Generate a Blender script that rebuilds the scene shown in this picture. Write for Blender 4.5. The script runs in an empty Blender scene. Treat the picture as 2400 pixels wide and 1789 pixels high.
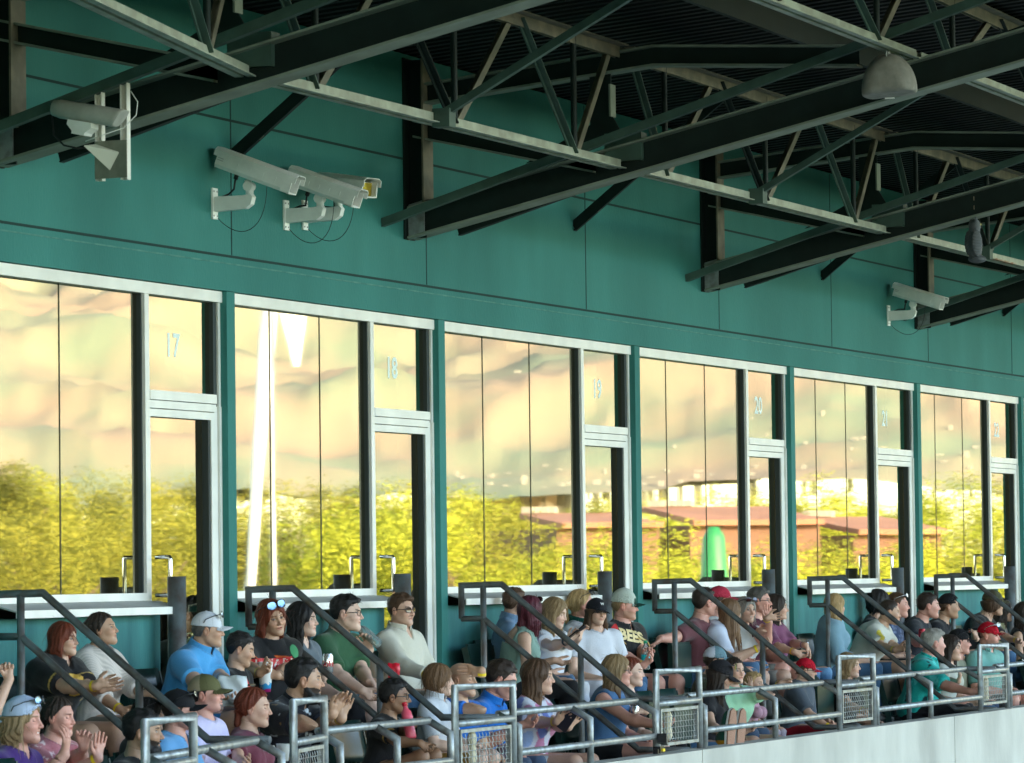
import bpy, bmesh, math, random
import numpy as np
from mathutils import Vector, Matrix
from concurrent.futures import ThreadPoolExecutor
random.seed(7)
rad = math.radians
scn = bpy.context.scene
COL = scn.collection

# ------------------------------------------------------------------ camera
# The camera sits 11.1 m in front of the press-box wall (the plane Y = 0), X runs along
# the wall, Z is up, Z = 0 is the floor behind the glass doors.
FPX = 9800.0
_r = .0125
_vx = np.array([3920., 400., FPX]); _vy = -FPX * FPX / (3920 * _r + 400)
_vz = np.array([_r * _vy, _vy, FPX])
_X = _vx / np.linalg.norm(_vx); _Z = _vz / np.linalg.norm(_vz); _Y = np.cross(_Z, _X); _Z = np.cross(_X, _Y)
RC = np.stack([_X, _Y, _Z], 1)
CAM = np.array([0., -11.1, 1.08])
cam_d = bpy.data.cameras.new('camera'); cam = bpy.data.objects.new('camera', cam_d); COL.objects.link(cam)
cam_d.sensor_width = 36; cam_d.lens = 36 * FPX / 2400; cam_d.clip_start = .5; cam_d.clip_end = 40000
_m = Matrix.Identity(4)
for i in range(3):
    _m[i][0] = RC[0][i]; _m[i][1] = -RC[1][i]; _m[i][2] = -RC[2][i]; _m[i][3] = CAM[i]
cam.matrix_world = _m
cam_d.dof.use_dof = True; cam_d.dof.focus_distance = 31.0; cam_d.dof.aperture_fstop = 11.0
scn.camera = cam
scn.render.resolution_x = 1024; scn.render.resolution_y = 763

# ------------------------------------------------------------------ sky, sun, exposure
SUN_EL, SUN_AZ = 16.0, 118.0        # the sun stands low behind the grandstand
world = bpy.data.worlds.new('World'); scn.world = world; world.use_nodes = True
nt = world.node_tree; nt.nodes.clear()
sky = nt.nodes.new('ShaderNodeTexSky'); sky.sky_type = 'NISHITA'; sky.sun_disc = False
sky.sun_elevation = rad(SUN_EL); sky.altitude = 1300; sky.air_density = 1.0; sky.dust_density = 2.6; sky.ozone_density = .3
bg = nt.nodes.new('ShaderNodeBackground'); bg.inputs['Strength'].default_value = .15
wo = nt.nodes.new('ShaderNodeOutputWorld')
nt.links.new(sky.outputs[0], bg.inputs[0]); nt.links.new(bg.outputs[0], wo.inputs[0])
sd = Vector((math.cos(rad(SUN_AZ)) * math.cos(rad(SUN_EL)), math.sin(rad(SUN_AZ)) * math.cos(rad(SUN_EL)), math.sin(rad(SUN_EL))))
sky.sun_rotation = rad(90 - SUN_AZ)
sun_d = bpy.data.lights.new('sun', 'SUN'); sun_d.energy = 2.0; sun_d.angle = rad(.5); sun_d.color = (1, .86, .68)
sun = bpy.data.objects.new('sun', sun_d); COL.objects.link(sun); sun.rotation_euler = sd.to_track_quat('Z', 'Y').to_euler()
scn.view_settings.view_transform = 'Standard'; scn.view_settings.look = 'None'
scn.view_settings.exposure = 3.3; scn.view_settings.gamma = 1
scn.render.engine = 'CYCLES'
scn.cycles.max_bounces = 8; scn.cycles.diffuse_bounces = 4; scn.cycles.glossy_bounces = 5; scn.cycles.transparent_max_bounces = 12
scn.cycles.caustics_reflective = False; scn.cycles.caustics_refractive = False

# ------------------------------------------------------------------ surveying helpers
def ray(px, py):
    return RC.T @ np.array([px - 1200., py - 894.5, FPX])
def at(px, py, Y):                       # the world point seen at a photo pixel on the plane Y = const
    d = ray(px, py); return CAM + (Y - CAM[1]) / d[1] * d
def atX(px, py, X):
    d = ray(px, py); return CAM + (X - CAM[0]) / d[0] * d

# ------------------------------------------------------------------ objects and labels
def tag(o, label=None, cat=None, group=None, kind=None):
    if label: o['label'] = label
    if cat: o['category'] = cat
    if group: o['group'] = group
    if kind: o['kind'] = kind
    return o
def thing(name, label, cat, loc=(0, 0, 0), group=None, rz=0):
    o = bpy.data.objects.new(name, None); COL.objects.link(o); o.location = loc; o.rotation_euler = (0, 0, rz)
    o.empty_display_size = .1
    return tag(o, label, cat, group)
def link(name, me, mat, parent=None):
    o = bpy.data.objects.new(name, me); COL.objects.link(o)
    if mat is not None and not me.materials: me.materials.append(mat)
    if parent is not None: o.parent = parent
    return o
def copy_tree(o, parent=None):
    c = o.copy(); COL.objects.link(c); c.parent = parent
    for ch in list(o.children): copy_tree(ch, c)
    return c

class MB:
    """collects simple shapes into one mesh"""
    def __init__(s): s.bm = bmesh.new()
    def box(s, x0, x1, y0, y1, z0, z1, m=None):
        vs = [(x, y, z) for x in (x0, x1) for y in (y0, y1) for z in (z0, z1)]
        if m is not None: vs = [tuple(m @ Vector(v)) for v in vs]
        v = [s.bm.verts.new(q) for q in vs]
        for f in ((0, 1, 3, 2), (4, 6, 7, 5), (0, 4, 5, 1), (2, 3, 7, 6), (0, 2, 6, 4), (1, 5, 7, 3)): s.bm.faces.new([v[i] for i in f])
        return s
    def poly_prism(s, pts, off):           # planar polygon swept along the vector off
        n = len(pts); off = Vector(off)
        a = [s.bm.verts.new(Vector(p)) for p in pts]; b = [s.bm.verts.new(Vector(p) + off) for p in pts]
        s.bm.faces.new(a[::-1]); s.bm.faces.new(b)
        for i in range(n): s.bm.faces.new((a[i], a[(i + 1) % n], b[(i + 1) % n], b[i]))
        return s
    def bar(s, a, b, w, h, up=(0, 0, 1)):   # rectangular bar from a to b
        a = Vector(a); b = Vector(b); d = (b - a).normalized(); up = Vector(up)
        x = d.cross(up)
        if x.length < 1e-4: x = d.cross(Vector((1, 0, 0)))
        x.normalize(); y = x.cross(d).normalized()
        q = [x * (w / 2 * i) + y * (h / 2 * j) for i, j in ((-1, -1), (1, -1), (1, 1), (-1, 1))]
        s.poly_prism([a + k for k in q], b - a); return s
    def tube(s, pts, r, n=12, caps=True, r1=None):
        pts = [Vector(p) for p in pts]; rings = []; N = len(pts)
        t0 = (pts[1] - pts[0]).normalized(); up = Vector((0, 0, 1)) if abs(t0.z) < .9 else Vector((1, 0, 0))
        for i, p in enumerate(pts):
            if i == 0: t = pts[1] - p; sc = 1
            elif i == N - 1: t = p - pts[-2]; sc = 1
            else:
                ta = (p - pts[i - 1]).normalized(); tb = (pts[i + 1] - p).normalized(); t = ta + tb
                sc = 1 / max(.35, math.cos(ta.angle(tb) / 2)); bend = ta.cross(tb)
            t.normalize(); x = t.cross(up)
            if x.length < 1e-3: x = t.cross(Vector((0, 1, 0)))
            x.normalize(); y = x.cross(t).normalized(); up = y
            rr = r if r1 is None else r + (r1 - r) * i / (N - 1)
            ring = []
            for k in range(n):
                v = (x * math.cos(2 * math.pi * k / n) + y * math.sin(2 * math.pi * k / n)) * rr
                if 0 < i < N - 1 and sc > 1.01:
                    q = bend.normalized().cross(t).normalized(); v += q * v.dot(q) * (sc - 1)
                ring.append(s.bm.verts.new(p + v))
            rings.append(ring)
        for a, b in zip(rings, rings[1:]):
            for k in range(n): f = s.bm.faces.new((a[k], a[(k + 1) % n], b[(k + 1) % n], b[k])); f.smooth = True
        if caps: s.bm.faces.new(rings[0][::-1]); s.bm.faces.new(rings[-1])
        return s
    def lathe(s, prof, o=(0, 0, 0), n=24, m=None):   # prof: list of (radius, z)
        o = Vector(o); rings = []
        for r, z in prof:
            ring = []
            for k in range(n):
                p = Vector((r * math.cos(2 * math.pi * k / n), r * math.sin(2 * math.pi * k / n), z))
                if m is not None: p = m @ p
                ring.append(s.bm.verts.new(o + p))
            rings.append(ring)
        for a, b in zip(rings, rings[1:]):
            for k in range(n): f = s.bm.faces.new((a[k], a[(k + 1) % n], b[(k + 1) % n], b[k])); f.smooth = True
        s.bm.faces.new(rings[0][::-1]); s.bm.faces.new(rings[-1]); return s
    def build(s, name, mat, parent=None, bevel=0, smooth=False):
        me = bpy.data.meshes.new(name)
        if bevel:
            es = [e for e in s.bm.edges if len(e.link_faces) == 2 and e.calc_face_angle(0) > .6]
            bmesh.ops.bevel(s.bm, geom=es, offset=bevel, segments=2, profile=.6, affect='EDGES', clamp_overlap=True)
        bmesh.ops.recalc_face_normals(s.bm, faces=s.bm.faces[:])
        if smooth:
            for f in s.bm.faces: f.smooth = True
        s.bm.to_mesh(me); s.bm.free()
        return link(name, me, mat, parent)

# ------------------------------------------------------------------ materials
MATS = {}
def N(nt, t, **k):
    n = nt.nodes.new(t)
    for a, v in k.items(): setattr(n, a, v)
    return n
def basic(name, col, rough=.6, metal=0, bump=0, bscale=40, var=0, vscale=3, vcol2=None, stretch=(1, 1, 1), spec=.5, detail=4, vlow=.4, vhigh=.65, extra=None):
    """Principled with noise colour variation between col and vcol2 and a noise bump, in object space"""
    m = bpy.data.materials.new(name); m.use_nodes = True; t = m.node_tree; b = t.nodes['Principled BSDF']
    b.inputs['Roughness'].default_value = rough; b.inputs['Metallic'].default_value = metal
    b.inputs['Specular IOR Level'].default_value = spec
    tc = N(t, 'ShaderNodeNewGeometry'); mp = N(t, 'ShaderNodeMapping'); mp.inputs['Scale'].default_value = stretch
    t.links.new(tc.outputs['Position'], mp.inputs['Vector'])
    if var or vcol2:
        no = N(t, 'ShaderNodeTexNoise'); no.inputs['Scale'].default_value = vscale; no.inputs['Detail'].default_value = detail
        t.links.new(mp.outputs[0], no.inputs['Vector'])
        cr = N(t, 'ShaderNodeValToRGB'); cr.color_ramp.elements[0].position = vlow; cr.color_ramp.elements[1].position = vhigh
        c2 = vcol2 or tuple(c * (1 - var) for c in col)
        cr.color_ramp.elements[0].color = (*c2, 1); cr.color_ramp.elements[1].color = (*col, 1)
        t.links.new(no.outputs['Fac'], cr.inputs[0]); t.links.new(cr.outputs[0], b.inputs['Base Color'])
    else: b.inputs['Base Color'].default_value = (*col, 1)
    if bump:
        nb = N(t, 'ShaderNodeTexNoise'); nb.inputs['Scale'].default_value = bscale; nb.inputs['Detail'].default_value = 5
        t.links.new(mp.outputs[0], nb.inputs['Vector'])
        bp = N(t, 'ShaderNodeBump'); bp.inputs['Strength'].default_value = bump; bp.inputs['Distance'].default_value = .01
        t.links.new(nb.outputs['Fac'], bp.inputs['Height']); t.links.new(bp.outputs[0], b.inputs['Normal'])
    MATS[name] = m
    if extra: extra(m, t, b)
    return m
# ------------------------------------------------------------------ implicit surfaces (numpy) -> one continuous mesh
f4 = np.float32
def V3(*a): return np.array(a, dtype=f4)
def rcone(P, a, b, ra, rb):
    a = np.asarray(a, f4); b = np.asarray(b, f4); ba = b - a; l = float(ba @ ba) + 1e-12
    pa = P - a; t = np.clip((pa @ ba) / l, 0, 1)
    d = pa - t[:, None] * ba
    return np.sqrt(np.einsum('ij,ij->i', d, d)) - (ra + (rb - ra) * t)
def ell(P, c, r, R=None):
    q = P - np.asarray(c, f4)
    if R is not None: q = q @ R
    r = np.asarray(r, f4); k0 = np.sqrt(((q / r) ** 2).sum(1)); k1 = np.sqrt(((q / (r * r)) ** 2).sum(1)) + 1e-9
    return k0 * (k0 - 1) / k1
def smin(a, b, k):
    h = np.maximum(k - np.abs(a - b), 0) / k
    return np.minimum(a, b) - h * h * k * .25
def smax(a, b, k): return -smin(-a, -b, k)
def wob(P, s, seed=0):                  # cheap smooth noise in -1..1
    o = seed * 1.7
    return (np.sin(P[:, 0] * s + 1.3 * np.sin(P[:, 1] * s * .9 + o) + o) + np.sin(P[:, 1] * s * 1.1 + 1.1 * np.sin(P[:, 2] * s * .8 + 2 * o) + 2.1)
            + np.sin(P[:, 2] * s * .95 + 1.2 * np.sin(P[:, 0] * s * 1.2 + .5 * o) + 4.2)) / 3
_E = [((0,0,0),(1,0,0)),((0,1,0),(1,1,0)),((0,0,1),(1,0,1)),((0,1,1),(1,1,1)),((0,0,0),(0,1,0)),((1,0,0),(1,1,0)),((0,0,1),(0,1,1)),((1,0,1),(1,1,1)),
      ((0,0,0),(0,0,1)),((1,0,0),(1,0,1)),((0,1,0),(0,1,1)),((1,1,0),(1,1,1))]
def surf(fn, lo, hi, h, B=6):
    lo = np.asarray(lo, f4); hi = np.asarray(hi, f4)
    nb = np.maximum(1, np.ceil((hi - lo) / h / B).astype(int)); n = nb * B
    g = np.stack(np.meshgrid(*[np.arange(k) for k in nb], indexing='ij'), -1).reshape(-1, 3)
    cen = (lo + (g * B + (B - 1) / 2) * h).astype(f4); dc = fn(cen)
    act = np.abs(dc) < h * B * .87 * 1.25 + h * 2
    vol = np.repeat(np.repeat(np.repeat(np.sign(dc).reshape(nb).astype(f4), B, 0), B, 1), B, 2)
    ga = g[act]
    if len(ga) == 0: return None
    o = np.stack(np.meshgrid(*[np.arange(B)] * 3, indexing='ij'), -1).reshape(-1, 3)
    idx = (ga[:, None, :] * B + o[None]).reshape(-1, 3)
    out = np.empty(len(idx), f4)
    for s in range(0, len(idx), 120000):
        out[s:s + 120000] = fn((lo + idx[s:s + 120000] * h).astype(f4))
    vol[idx[:, 0], idx[:, 1], idx[:, 2]] = out
    ins = vol < 0
    c = ins[:-1, :-1, :-1].astype(np.int8)
    for dx in (0, 1):
        for dy in (0, 1):
            for dz in (0, 1):
                if dx or dy or dz: c = c + ins[dx:n[0] - 1 + dx, dy:n[1] - 1 + dy, dz:n[2] - 1 + dz]
    cells = np.argwhere((c > 0) & (c < 8))
    if len(cells) == 0: return None
    acc = np.zeros((len(cells), 3), f4); cnt = np.zeros(len(cells), f4)
    for a, b in _E:
        ia = cells + a; ib = cells + b
        va = vol[ia[:, 0], ia[:, 1], ia[:, 2]]; vb = vol[ib[:, 0], ib[:, 1], ib[:, 2]]
        m = (va < 0) != (vb < 0); t = np.where(m, va / np.where(m, va - vb, 1), 0)
        p = np.asarray(a, f4) + t[:, None] * (np.asarray(b, f4) - np.asarray(a, f4))
        acc += np.where(m[:, None], p, 0); cnt += m
    verts = lo + (cells + acc / cnt[:, None]) * h
    idm = -np.ones((n[0] - 1, n[1] - 1, n[2] - 1), np.int32); idm[cells[:, 0], cells[:, 1], cells[:, 2]] = np.arange(len(cells))
    F = []
    for ax in range(3):
        u, v = (ax + 1) % 3, (ax + 2) % 3
        sa = [slice(1, k - 1) for k in n]; sb = [slice(1, k - 1) for k in n]
        sa[ax] = slice(0, n[ax] - 1); sb[ax] = slice(1, n[ax])
        A = ins[tuple(sa)]; Bm = ins[tuple(sb)]
        e = np.argwhere(A != Bm)
        if len(e) == 0: continue
        flip = A[e[:, 0], e[:, 1], e[:, 2]]
        e = e + np.array([0 if k == ax else 1 for k in range(3)])
        q = []
        for du, dv in ((0, 0), (1, 0), (1, 1), (0, 1)):
            c_ = e.copy(); c_[:, u] -= du; c_[:, v] -= dv
            q.append(idm[c_[:, 0], c_[:, 1], c_[:, 2]])
        q = np.stack(q, 1)
        q = np.where(flip[:, None], q, q[:, ::-1])      # outward winding
        F.append(q)
    F = np.concatenate(F); F = F[(F >= 0).all(1)]
    return verts.astype(f4), F.astype(np.int32)
def join(parts):
    vs, fs, cs, o = [], [], [], 0
    for v, f, c in parts: vs.append(v); fs.append(f + o); cs.append(c); o += len(v)
    return np.concatenate(vs), np.concatenate(fs), np.concatenate(cs)
def mesh_np(name, v, f, col=None):
    me = bpy.data.meshes.new(name); n = len(f)
    me.vertices.add(len(v)); me.vertices.foreach_set('co', np.ascontiguousarray(v, f4).ravel())
    me.loops.add(n * 4); me.loops.foreach_set('vertex_index', np.ascontiguousarray(f, np.int32).ravel())
    me.polygons.add(n); me.polygons.foreach_set('loop_start', np.arange(0, n * 4, 4, dtype=np.int32))
    me.polygons.foreach_set('use_smooth', np.ones(n, bool))
    me.update(calc_edges=True)
    if col is not None:
        a = me.color_attributes.new('Col', 'FLOAT_COLOR', 'POINT')
        c4 = np.ones((len(v), 4), f4); c4[:, :3] = col; a.data.foreach_set('color', c4.ravel())
    return me

def rotx(a): c, s = math.cos(a), math.sin(a); return np.array([[1, 0, 0], [0, c, -s], [0, s, c]], f4)
def roty(a): c, s = math.cos(a), math.sin(a); return np.array([[c, 0, s], [0, 1, 0], [-s, 0, c]], f4)
def rotz(a): c, s = math.cos(a), math.sin(a); return np.array([[c, -s, 0], [s, c, 0], [0, 0, 1]], f4)
def unit(v): return v / (np.linalg.norm(v) + 1e-9)

# head in its own frame: x to the person's right, y forward, z up, origin between the ears
def head_sdf(Q, f=0, mouth=0, chub=0.):
    w = 1 - .05 * f + .08 * chub
    q = Q.copy(); q[:, 0] = np.abs(Q[:, 0])
    d = ell(q, (0, -.012, .034), (.0765 * w, .0965, .0885))
    d = smin(d, ell(q, (0, .03, -.03), (.060 * w, .062, .078)), .03)
    d = smin(d, rcone(q, (.040 * w, .005, -.052), (.008, .068, -.090), .024, .019), .03)      # jaw line
    d = smin(d, ell(q, (0, .074, -.092), (.022 * w, .018, .018)), .022)               # chin
    d = smin(d, ell(q, (.036 * w, .058, -.022), (.027, .028, .024)), .025)            # cheek
    d = smin(d, rcone(q, (0, .083, .034), (.036, .070, .031), .010, .008), .02)           # brow
    d = smax(d, -ell(q, (.033, .098, .010), (.023, .029, .016)), .014)                     # eye socket
    d = smin(d, ell(q, (.031, .0705, .0095), (.0135, .0130, .0110)), .004)                   # eye ball
    d = smin(d, rcone(q, (0, .083, .022), (0, .108, -.024), .007, .0105 - .001 * f), .012)    # nose
    d = smin(d, ell(q, (.0105, .098, -.029), (.0085, .0095, .0070)), .006)
    d = smax(d, -ell(q, (.006, .101, -.037), (.0035, .006, .003)), .003)
    d = smin(d, ell(q, (0, .0835, -.0505), (.024, .013, .0062)), .007)                      # lips
    d = smin(d, ell(q, (0, .0825, -.0630), (.020, .012, .0068)), .007)
    d = smax(d, -ell(q, (0, .096, -.0565), (.024, .012, .0022 + .006 * mouth)), .003)
    e = ell(q, (.0775 * w, -.010, -.004), (.010, .021, .033), rotz(-.35))
    e = smax(e, -ell(q, (.0860 * w, -.004, .000), (.006, .011, .019)), .005)
    d = smin(d, e, .006)
    return d

SKIN = {'light': (.60, .36, .26), 'pale': (.68, .44, .34), 'tan': (.50, .29, .19), 'olive': (.42, .245, .155), 'brown': (.33, .175, .105), 'pink': (.62, .31, .24)}
HAIRC = {'black': (.012, .010, .010), 'dark': (.028, .017, .012), 'brown': (.075, .038, .020), 'lbrown': (.16, .085, .042), 'blonde': (.42, .27, .12), 'sand': (.26, .17, .085),
         'grey': (.27, .25, .22), 'dgrey': (.10, .09, .08), 'red': (.14, .028, .012), 'maroon': (.085, .014, .025), 'white': (.5, .46, .38)}

def head_colour(Q, o):
    """skin colour painted from the head's own coordinates: lips, brows, eyes, beard, cheeks"""
    sk = np.array(SKIN[o['skin']], f4); n = len(Q); c = np.tile(sk, (n, 1)); hc = np.array(HAIRC[o.get('hc', 'brown')], f4)
    ax = np.abs(Q[:, 0]); y = Q[:, 1]; z = Q[:, 2]; front = y > .03
    def mix(m, col, a):
        nonlocal c; m = np.clip(m, 0, 1)[:, None] * a; c = c * (1 - m) + np.asarray(col, f4) * m
    cheek = np.clip(1.3 - np.hypot((ax - .038) / .030, (z + .022) / .026), 0, 1) * front
    mix(cheek, sk * (1.08, .80, .78), .5)
    mix(np.clip(1.4 - np.hypot(ax / .014, (z + .026) / .018), 0, 1) * (y > .095), sk * (1.05, .78, .74), .4)
    mix(((ax > .070) & (y < .02) & (np.abs(z) < .045)).astype(f4), sk * (1.08, .76, .70), .5)
    if o.get('beard'):
        k = o['beard']
        b = (z < -.034 - .25 * np.maximum(0, y - .05)) & (z > -.112) & (y > -.008) & (ax < .085)
        b |= (np.abs(z + .041) < .006) & (ax < .028) & (y > .07)
        b &= ~((np.abs(z + .0565) < .012) & (ax < .021) & (y > .075)); b &= ~((ax > .016) & (ax < .045) & (z > -.045) & (y > .055))
        if k == 'goatee': b &= (ax < .024) & (y > .06)
        if k == 'mous': b = (np.abs(z + .041) < .006) & (ax < .028) & (y > .07)
        mix(b.astype(f4), hc * 1.1, {'full': .93, 'stub': .35, 'goatee': .85, 'mous': .6}[k])
    lips = np.clip(1.6 - np.hypot(ax / .0235, (z + .0568) / .0115) * 1.2, 0, 1) * (y > .074)
    mix(lips * 1.5, sk * ((.85, .48, .46) if o.get('f') else (.85, .60, .55)), .8)
    mix(((np.abs(z + .0565) < .0020) & (ax < .021) & (y > .07)).astype(f4), sk * (.28, .15, .15), .8)
    if o.get('mouth', 0) > .5: mix(((np.abs(z + .0560) < .0040) & (ax < .016) & (y > .068)).astype(f4), (.75, .70, .62), .9)
    br = (np.abs(z - .0300 - .10 * np.minimum(ax - .03, .0)) < .0040) & (ax > .012) & (ax < .049) & (y > .05)
    mix(br.astype(f4), hc * .9 if o.get('hc') not in ('white', 'blonde') else hc * .5, .8)
    if o.get('closed'):
        mix(((np.abs(z - .0050) < .0022) & (np.abs(ax - .031) < .014) & (y > .06)).astype(f4), (.03, .02, .015), .8)
    else:
        eye = (np.hypot((ax - .031) / .0130, (z - .0090) / .0050) < 1) & (y > .066)
        mix(eye.astype(f4), (.36, .31, .28), 1.0)
        iris = (np.hypot(ax - .031, z - .0090) < .0064) & eye
        mix(iris.astype(f4), (.03, .018, .012), 1.0)
        lash = (np.abs(z - .0165 + .2 * np.abs(ax - .031)) < .0022) & (np.abs(ax - .031) < .015) & (y > .064)
        mix(lash.astype(f4), (.02, .012, .01), .85)
        mix(((np.abs(z - .003) < .0016) & (np.abs(ax - .031) < .013) & (y > .064)).astype(f4), sk * .4, .6)
    mix(((np.hypot(ax - .006, z + .036) < .0042) & (y > .088)).astype(f4), sk * .2, .7)
    if o.get('hair') in ('buzz', 'short', 'crew') :
        s = (z > .055 - .5 * (y - .02) * (y < .02)) | ((z > -.005) & (y < -.015)) | ((z > .0) & (y < .02) & (z > .03))
        s &= ~((y > .060) & (z < .085)) & ~((ax > .074) & (z < .04))
        mix(s.astype(f4), hc, .75)
    return c

def beard_sdf(Q):
    q = Q.copy(); q[:, 0] = np.abs(Q[:, 0])
    d = smin(ell(q, (.0, .052, -.095), (.048, .050, .040)), rcone(q, (.052, .012, -.045), (.030, .050, -.090), .022, .026), .02)
    d = smax(d, -ell(q, (0, .100, -.048), (.030, .040, .024)), .006)
    d = smin(d, rcone(q, (.0, .096, -.043), (.027, .080, -.056), .006, .006), .004)
    return d + wob(Q, 110, 3) * .003
def hair_sdf(Q, P, o, HM, hc0):
    """hair volume; Q head-frame points, P body-frame points"""
    st = o['hair']; ax = np.abs(Q[:, 0]); y = Q[:, 1]; z = Q[:, 2]
    phi = np.arctan2(Q[:, 0], Q[:, 1]); seed = o.get('seed', 1)
    strand = np.sin(phi * 34 + 3 * np.sin(phi * 5 + seed) + z * 18) * .0016 + np.sin(phi * 13 + z * 34 + seed) * .0022
    if st in ('short', 'crew', 'buzz'):
        t = {'short': .017, 'crew': .008, 'buzz': .0035}[st]
        top = np.clip((z - .045) / .055, 0, 1); k = .16 + .84 * top + .25 * np.clip(-y / .09, 0, 1) * (1 - top) * (st == 'short')
        tuft = wob(Q, 95, seed) * .0045 + wob(Q * np.array([1, .35, 1], f4), 210, seed + 4) * .0025
        d = ell(Q, (0, -.012, .034), (.0775, .0972, .0892)) - t * k + tuft * (t / .014) * k
        d = d - np.clip((y - .0) / .09, 0, 1) * top * o.get('quiff', .0)
        w = wob(Q, 60, seed + 1) * .003
        fore = .074 + w - 3.0 * np.maximum(ax - .030, 0) * (ax < .05) * .12
        side = np.where(y > .050, fore, np.where(y > .018, .074 - (.050 - y) / .032 * .060, np.where(y > .006, -.012, .022 - np.clip((-.022 - y) / .04, 0, 1) * .090)))
        d = smax(d, side + w - z, .006)
        if o.get('beard') == 'full': d = smin(d, beard_sdf(Q), .004)
        return d
    vol = o.get('vol', .016)
    d = ell(Q, (0, -.016, .036), (.0780 + vol, .0985 + vol, .0905 + vol * .9)) + strand + wob(Q, 45, seed) * .0025
    face = ell(Q, (0, .105 + o.get('fx', 0), -.030), (.066, .082, .100 - .02 * o.get('fringe', 0)))
    nape = ell(Q, (0, .055, -.12), (.075, .095, .085))
    if st == 'mop':
        d = smin(d, ell(Q, (0, -.025, -.005), (.088, .088, .088)) + strand, .03)
        d = smax(d, -ell(Q, (0, .115, -.045), (.068, .078, .092)), .008); return smax(d, -.085 - z, .02)
    if st in ('tied', 'bun', 'pony'):
        w = wob(Q, 60, seed + 1) * .003
        d = ell(Q, (0, -.014, .035), (.0775, .0985, .0895)) - .009 + strand * 1.2 - wob(Q, 80, seed) * .003
        side = np.where(y > .055, .078, np.where(y > .020, .078 - (.055 - y) / .035 * .050, .030 - np.clip((.020 - y) / .07, 0, 1) * .105))
        d = smax(d, side + w - z, .008)
        if st == 'tied': d = smin(d, rcone(Q, (0, -.095, -.02), (.004, -.100, -.10), .026, .020) + strand, .02)
        if st == 'bun': d = smin(d, ell(Q, (0, -.105, .045), (.042, .036, .042)) + wob(Q, 90, seed) * .005, .015)
        if st == 'pony':
            q = d
            for a, b, ra, rb in (((0, -.10, .03), (0, -.145, -.02), .022, .030), ((0, -.145, -.02), (0, -.13, -.11), .030, .022), ((0, -.13, -.11), (.01, -.115, -.17), .022, .008)):
                q = smin(q, rcone(Q, a, b, ra, rb) + np.sin(Q[:, 0] * 330 + Q[:, 1] * 240 + z * 20) * .002, .015)
            d = q
        return d
    # loose hair falling past the jaw
    L = o.get('hlen', .25); R = HM
    d = smax(d, -face, .010)
    dn = R.T @ np.array([0, 0, -1], f4)           # straight down, in the head's frame
    out = d
    spread = o.get('spread', .0)
    for s in (-1, 1):
        for (px, py_, pz, r0) in ((.066, -.010, .01, .026), (.060, -.045, .0, .030), (.028, -.075, .0, .034), (.070, .016, .02, .016)):
            a = np.array([s * px, py_, pz], f4); fall = L * (1 if py_ < 0 else .93)
            mid = a + dn * fall * .5 + np.array([s * (.012 + spread), -.004, 0], f4); end = a + dn * fall + np.array([s * (.004 + spread), .0 + o.get('hf', 0) * (py_ > -.02), 0], f4)
            w = np.sin(Q[:, 0] * 260 + Q[:, 1] * 190 + z * 9 + seed) * .0034 + wob(Q, 38, seed + 2) * o.get('wave', .003)
            out = smin(out, rcone(Q, a, mid, r0, r0 * .95) + w, .02); out = smin(out, rcone(Q, mid, end, r0 * .95, r0 * .38) + w, .02)
    out = smax(out, -ell(Q, (0, .125, -.045), (.060, .085, .115)), .008)
    return out

def cap_sdf(Q, o, sgn):
    z = Q[:, 2]; y = Q[:, 1] * sgn; q = Q.copy(); q[:, 1] = y
    d = ell(q, (0, -.010 if sgn > 0 else -.002, .040), (.092, .108, .100 + o.get('caph', 0)))
    d = smax(d, .034 - .10 * (y + .02) * (1 if sgn > 0 else .3) - z, .004)
    inner = ell(q, (0, -.010, .034), (.086, .102, .093 + o.get('caph', 0))); d = smax(d, -inner, .003)
    # brim: a thin curved plate
    cx = q[:, 0]; by = y - .070; bz = .038 - .45 * cx * cx / .07 - o.get('brimdrop', .12) * np.maximum(by, 0)
    plate = np.maximum(np.abs(z - bz) - .0028, ell(np.stack([cx, y, z * 0], 1), (0, .088, 0), (.074, .088, 1)) )
    plate = np.maximum(plate, .062 - y)
    d = smin(d, plate, .006)
    return smin(d, ell(q, (0, -.010, .140 + o.get('caph', 0)), (.008, .008, .005)), .004)

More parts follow.
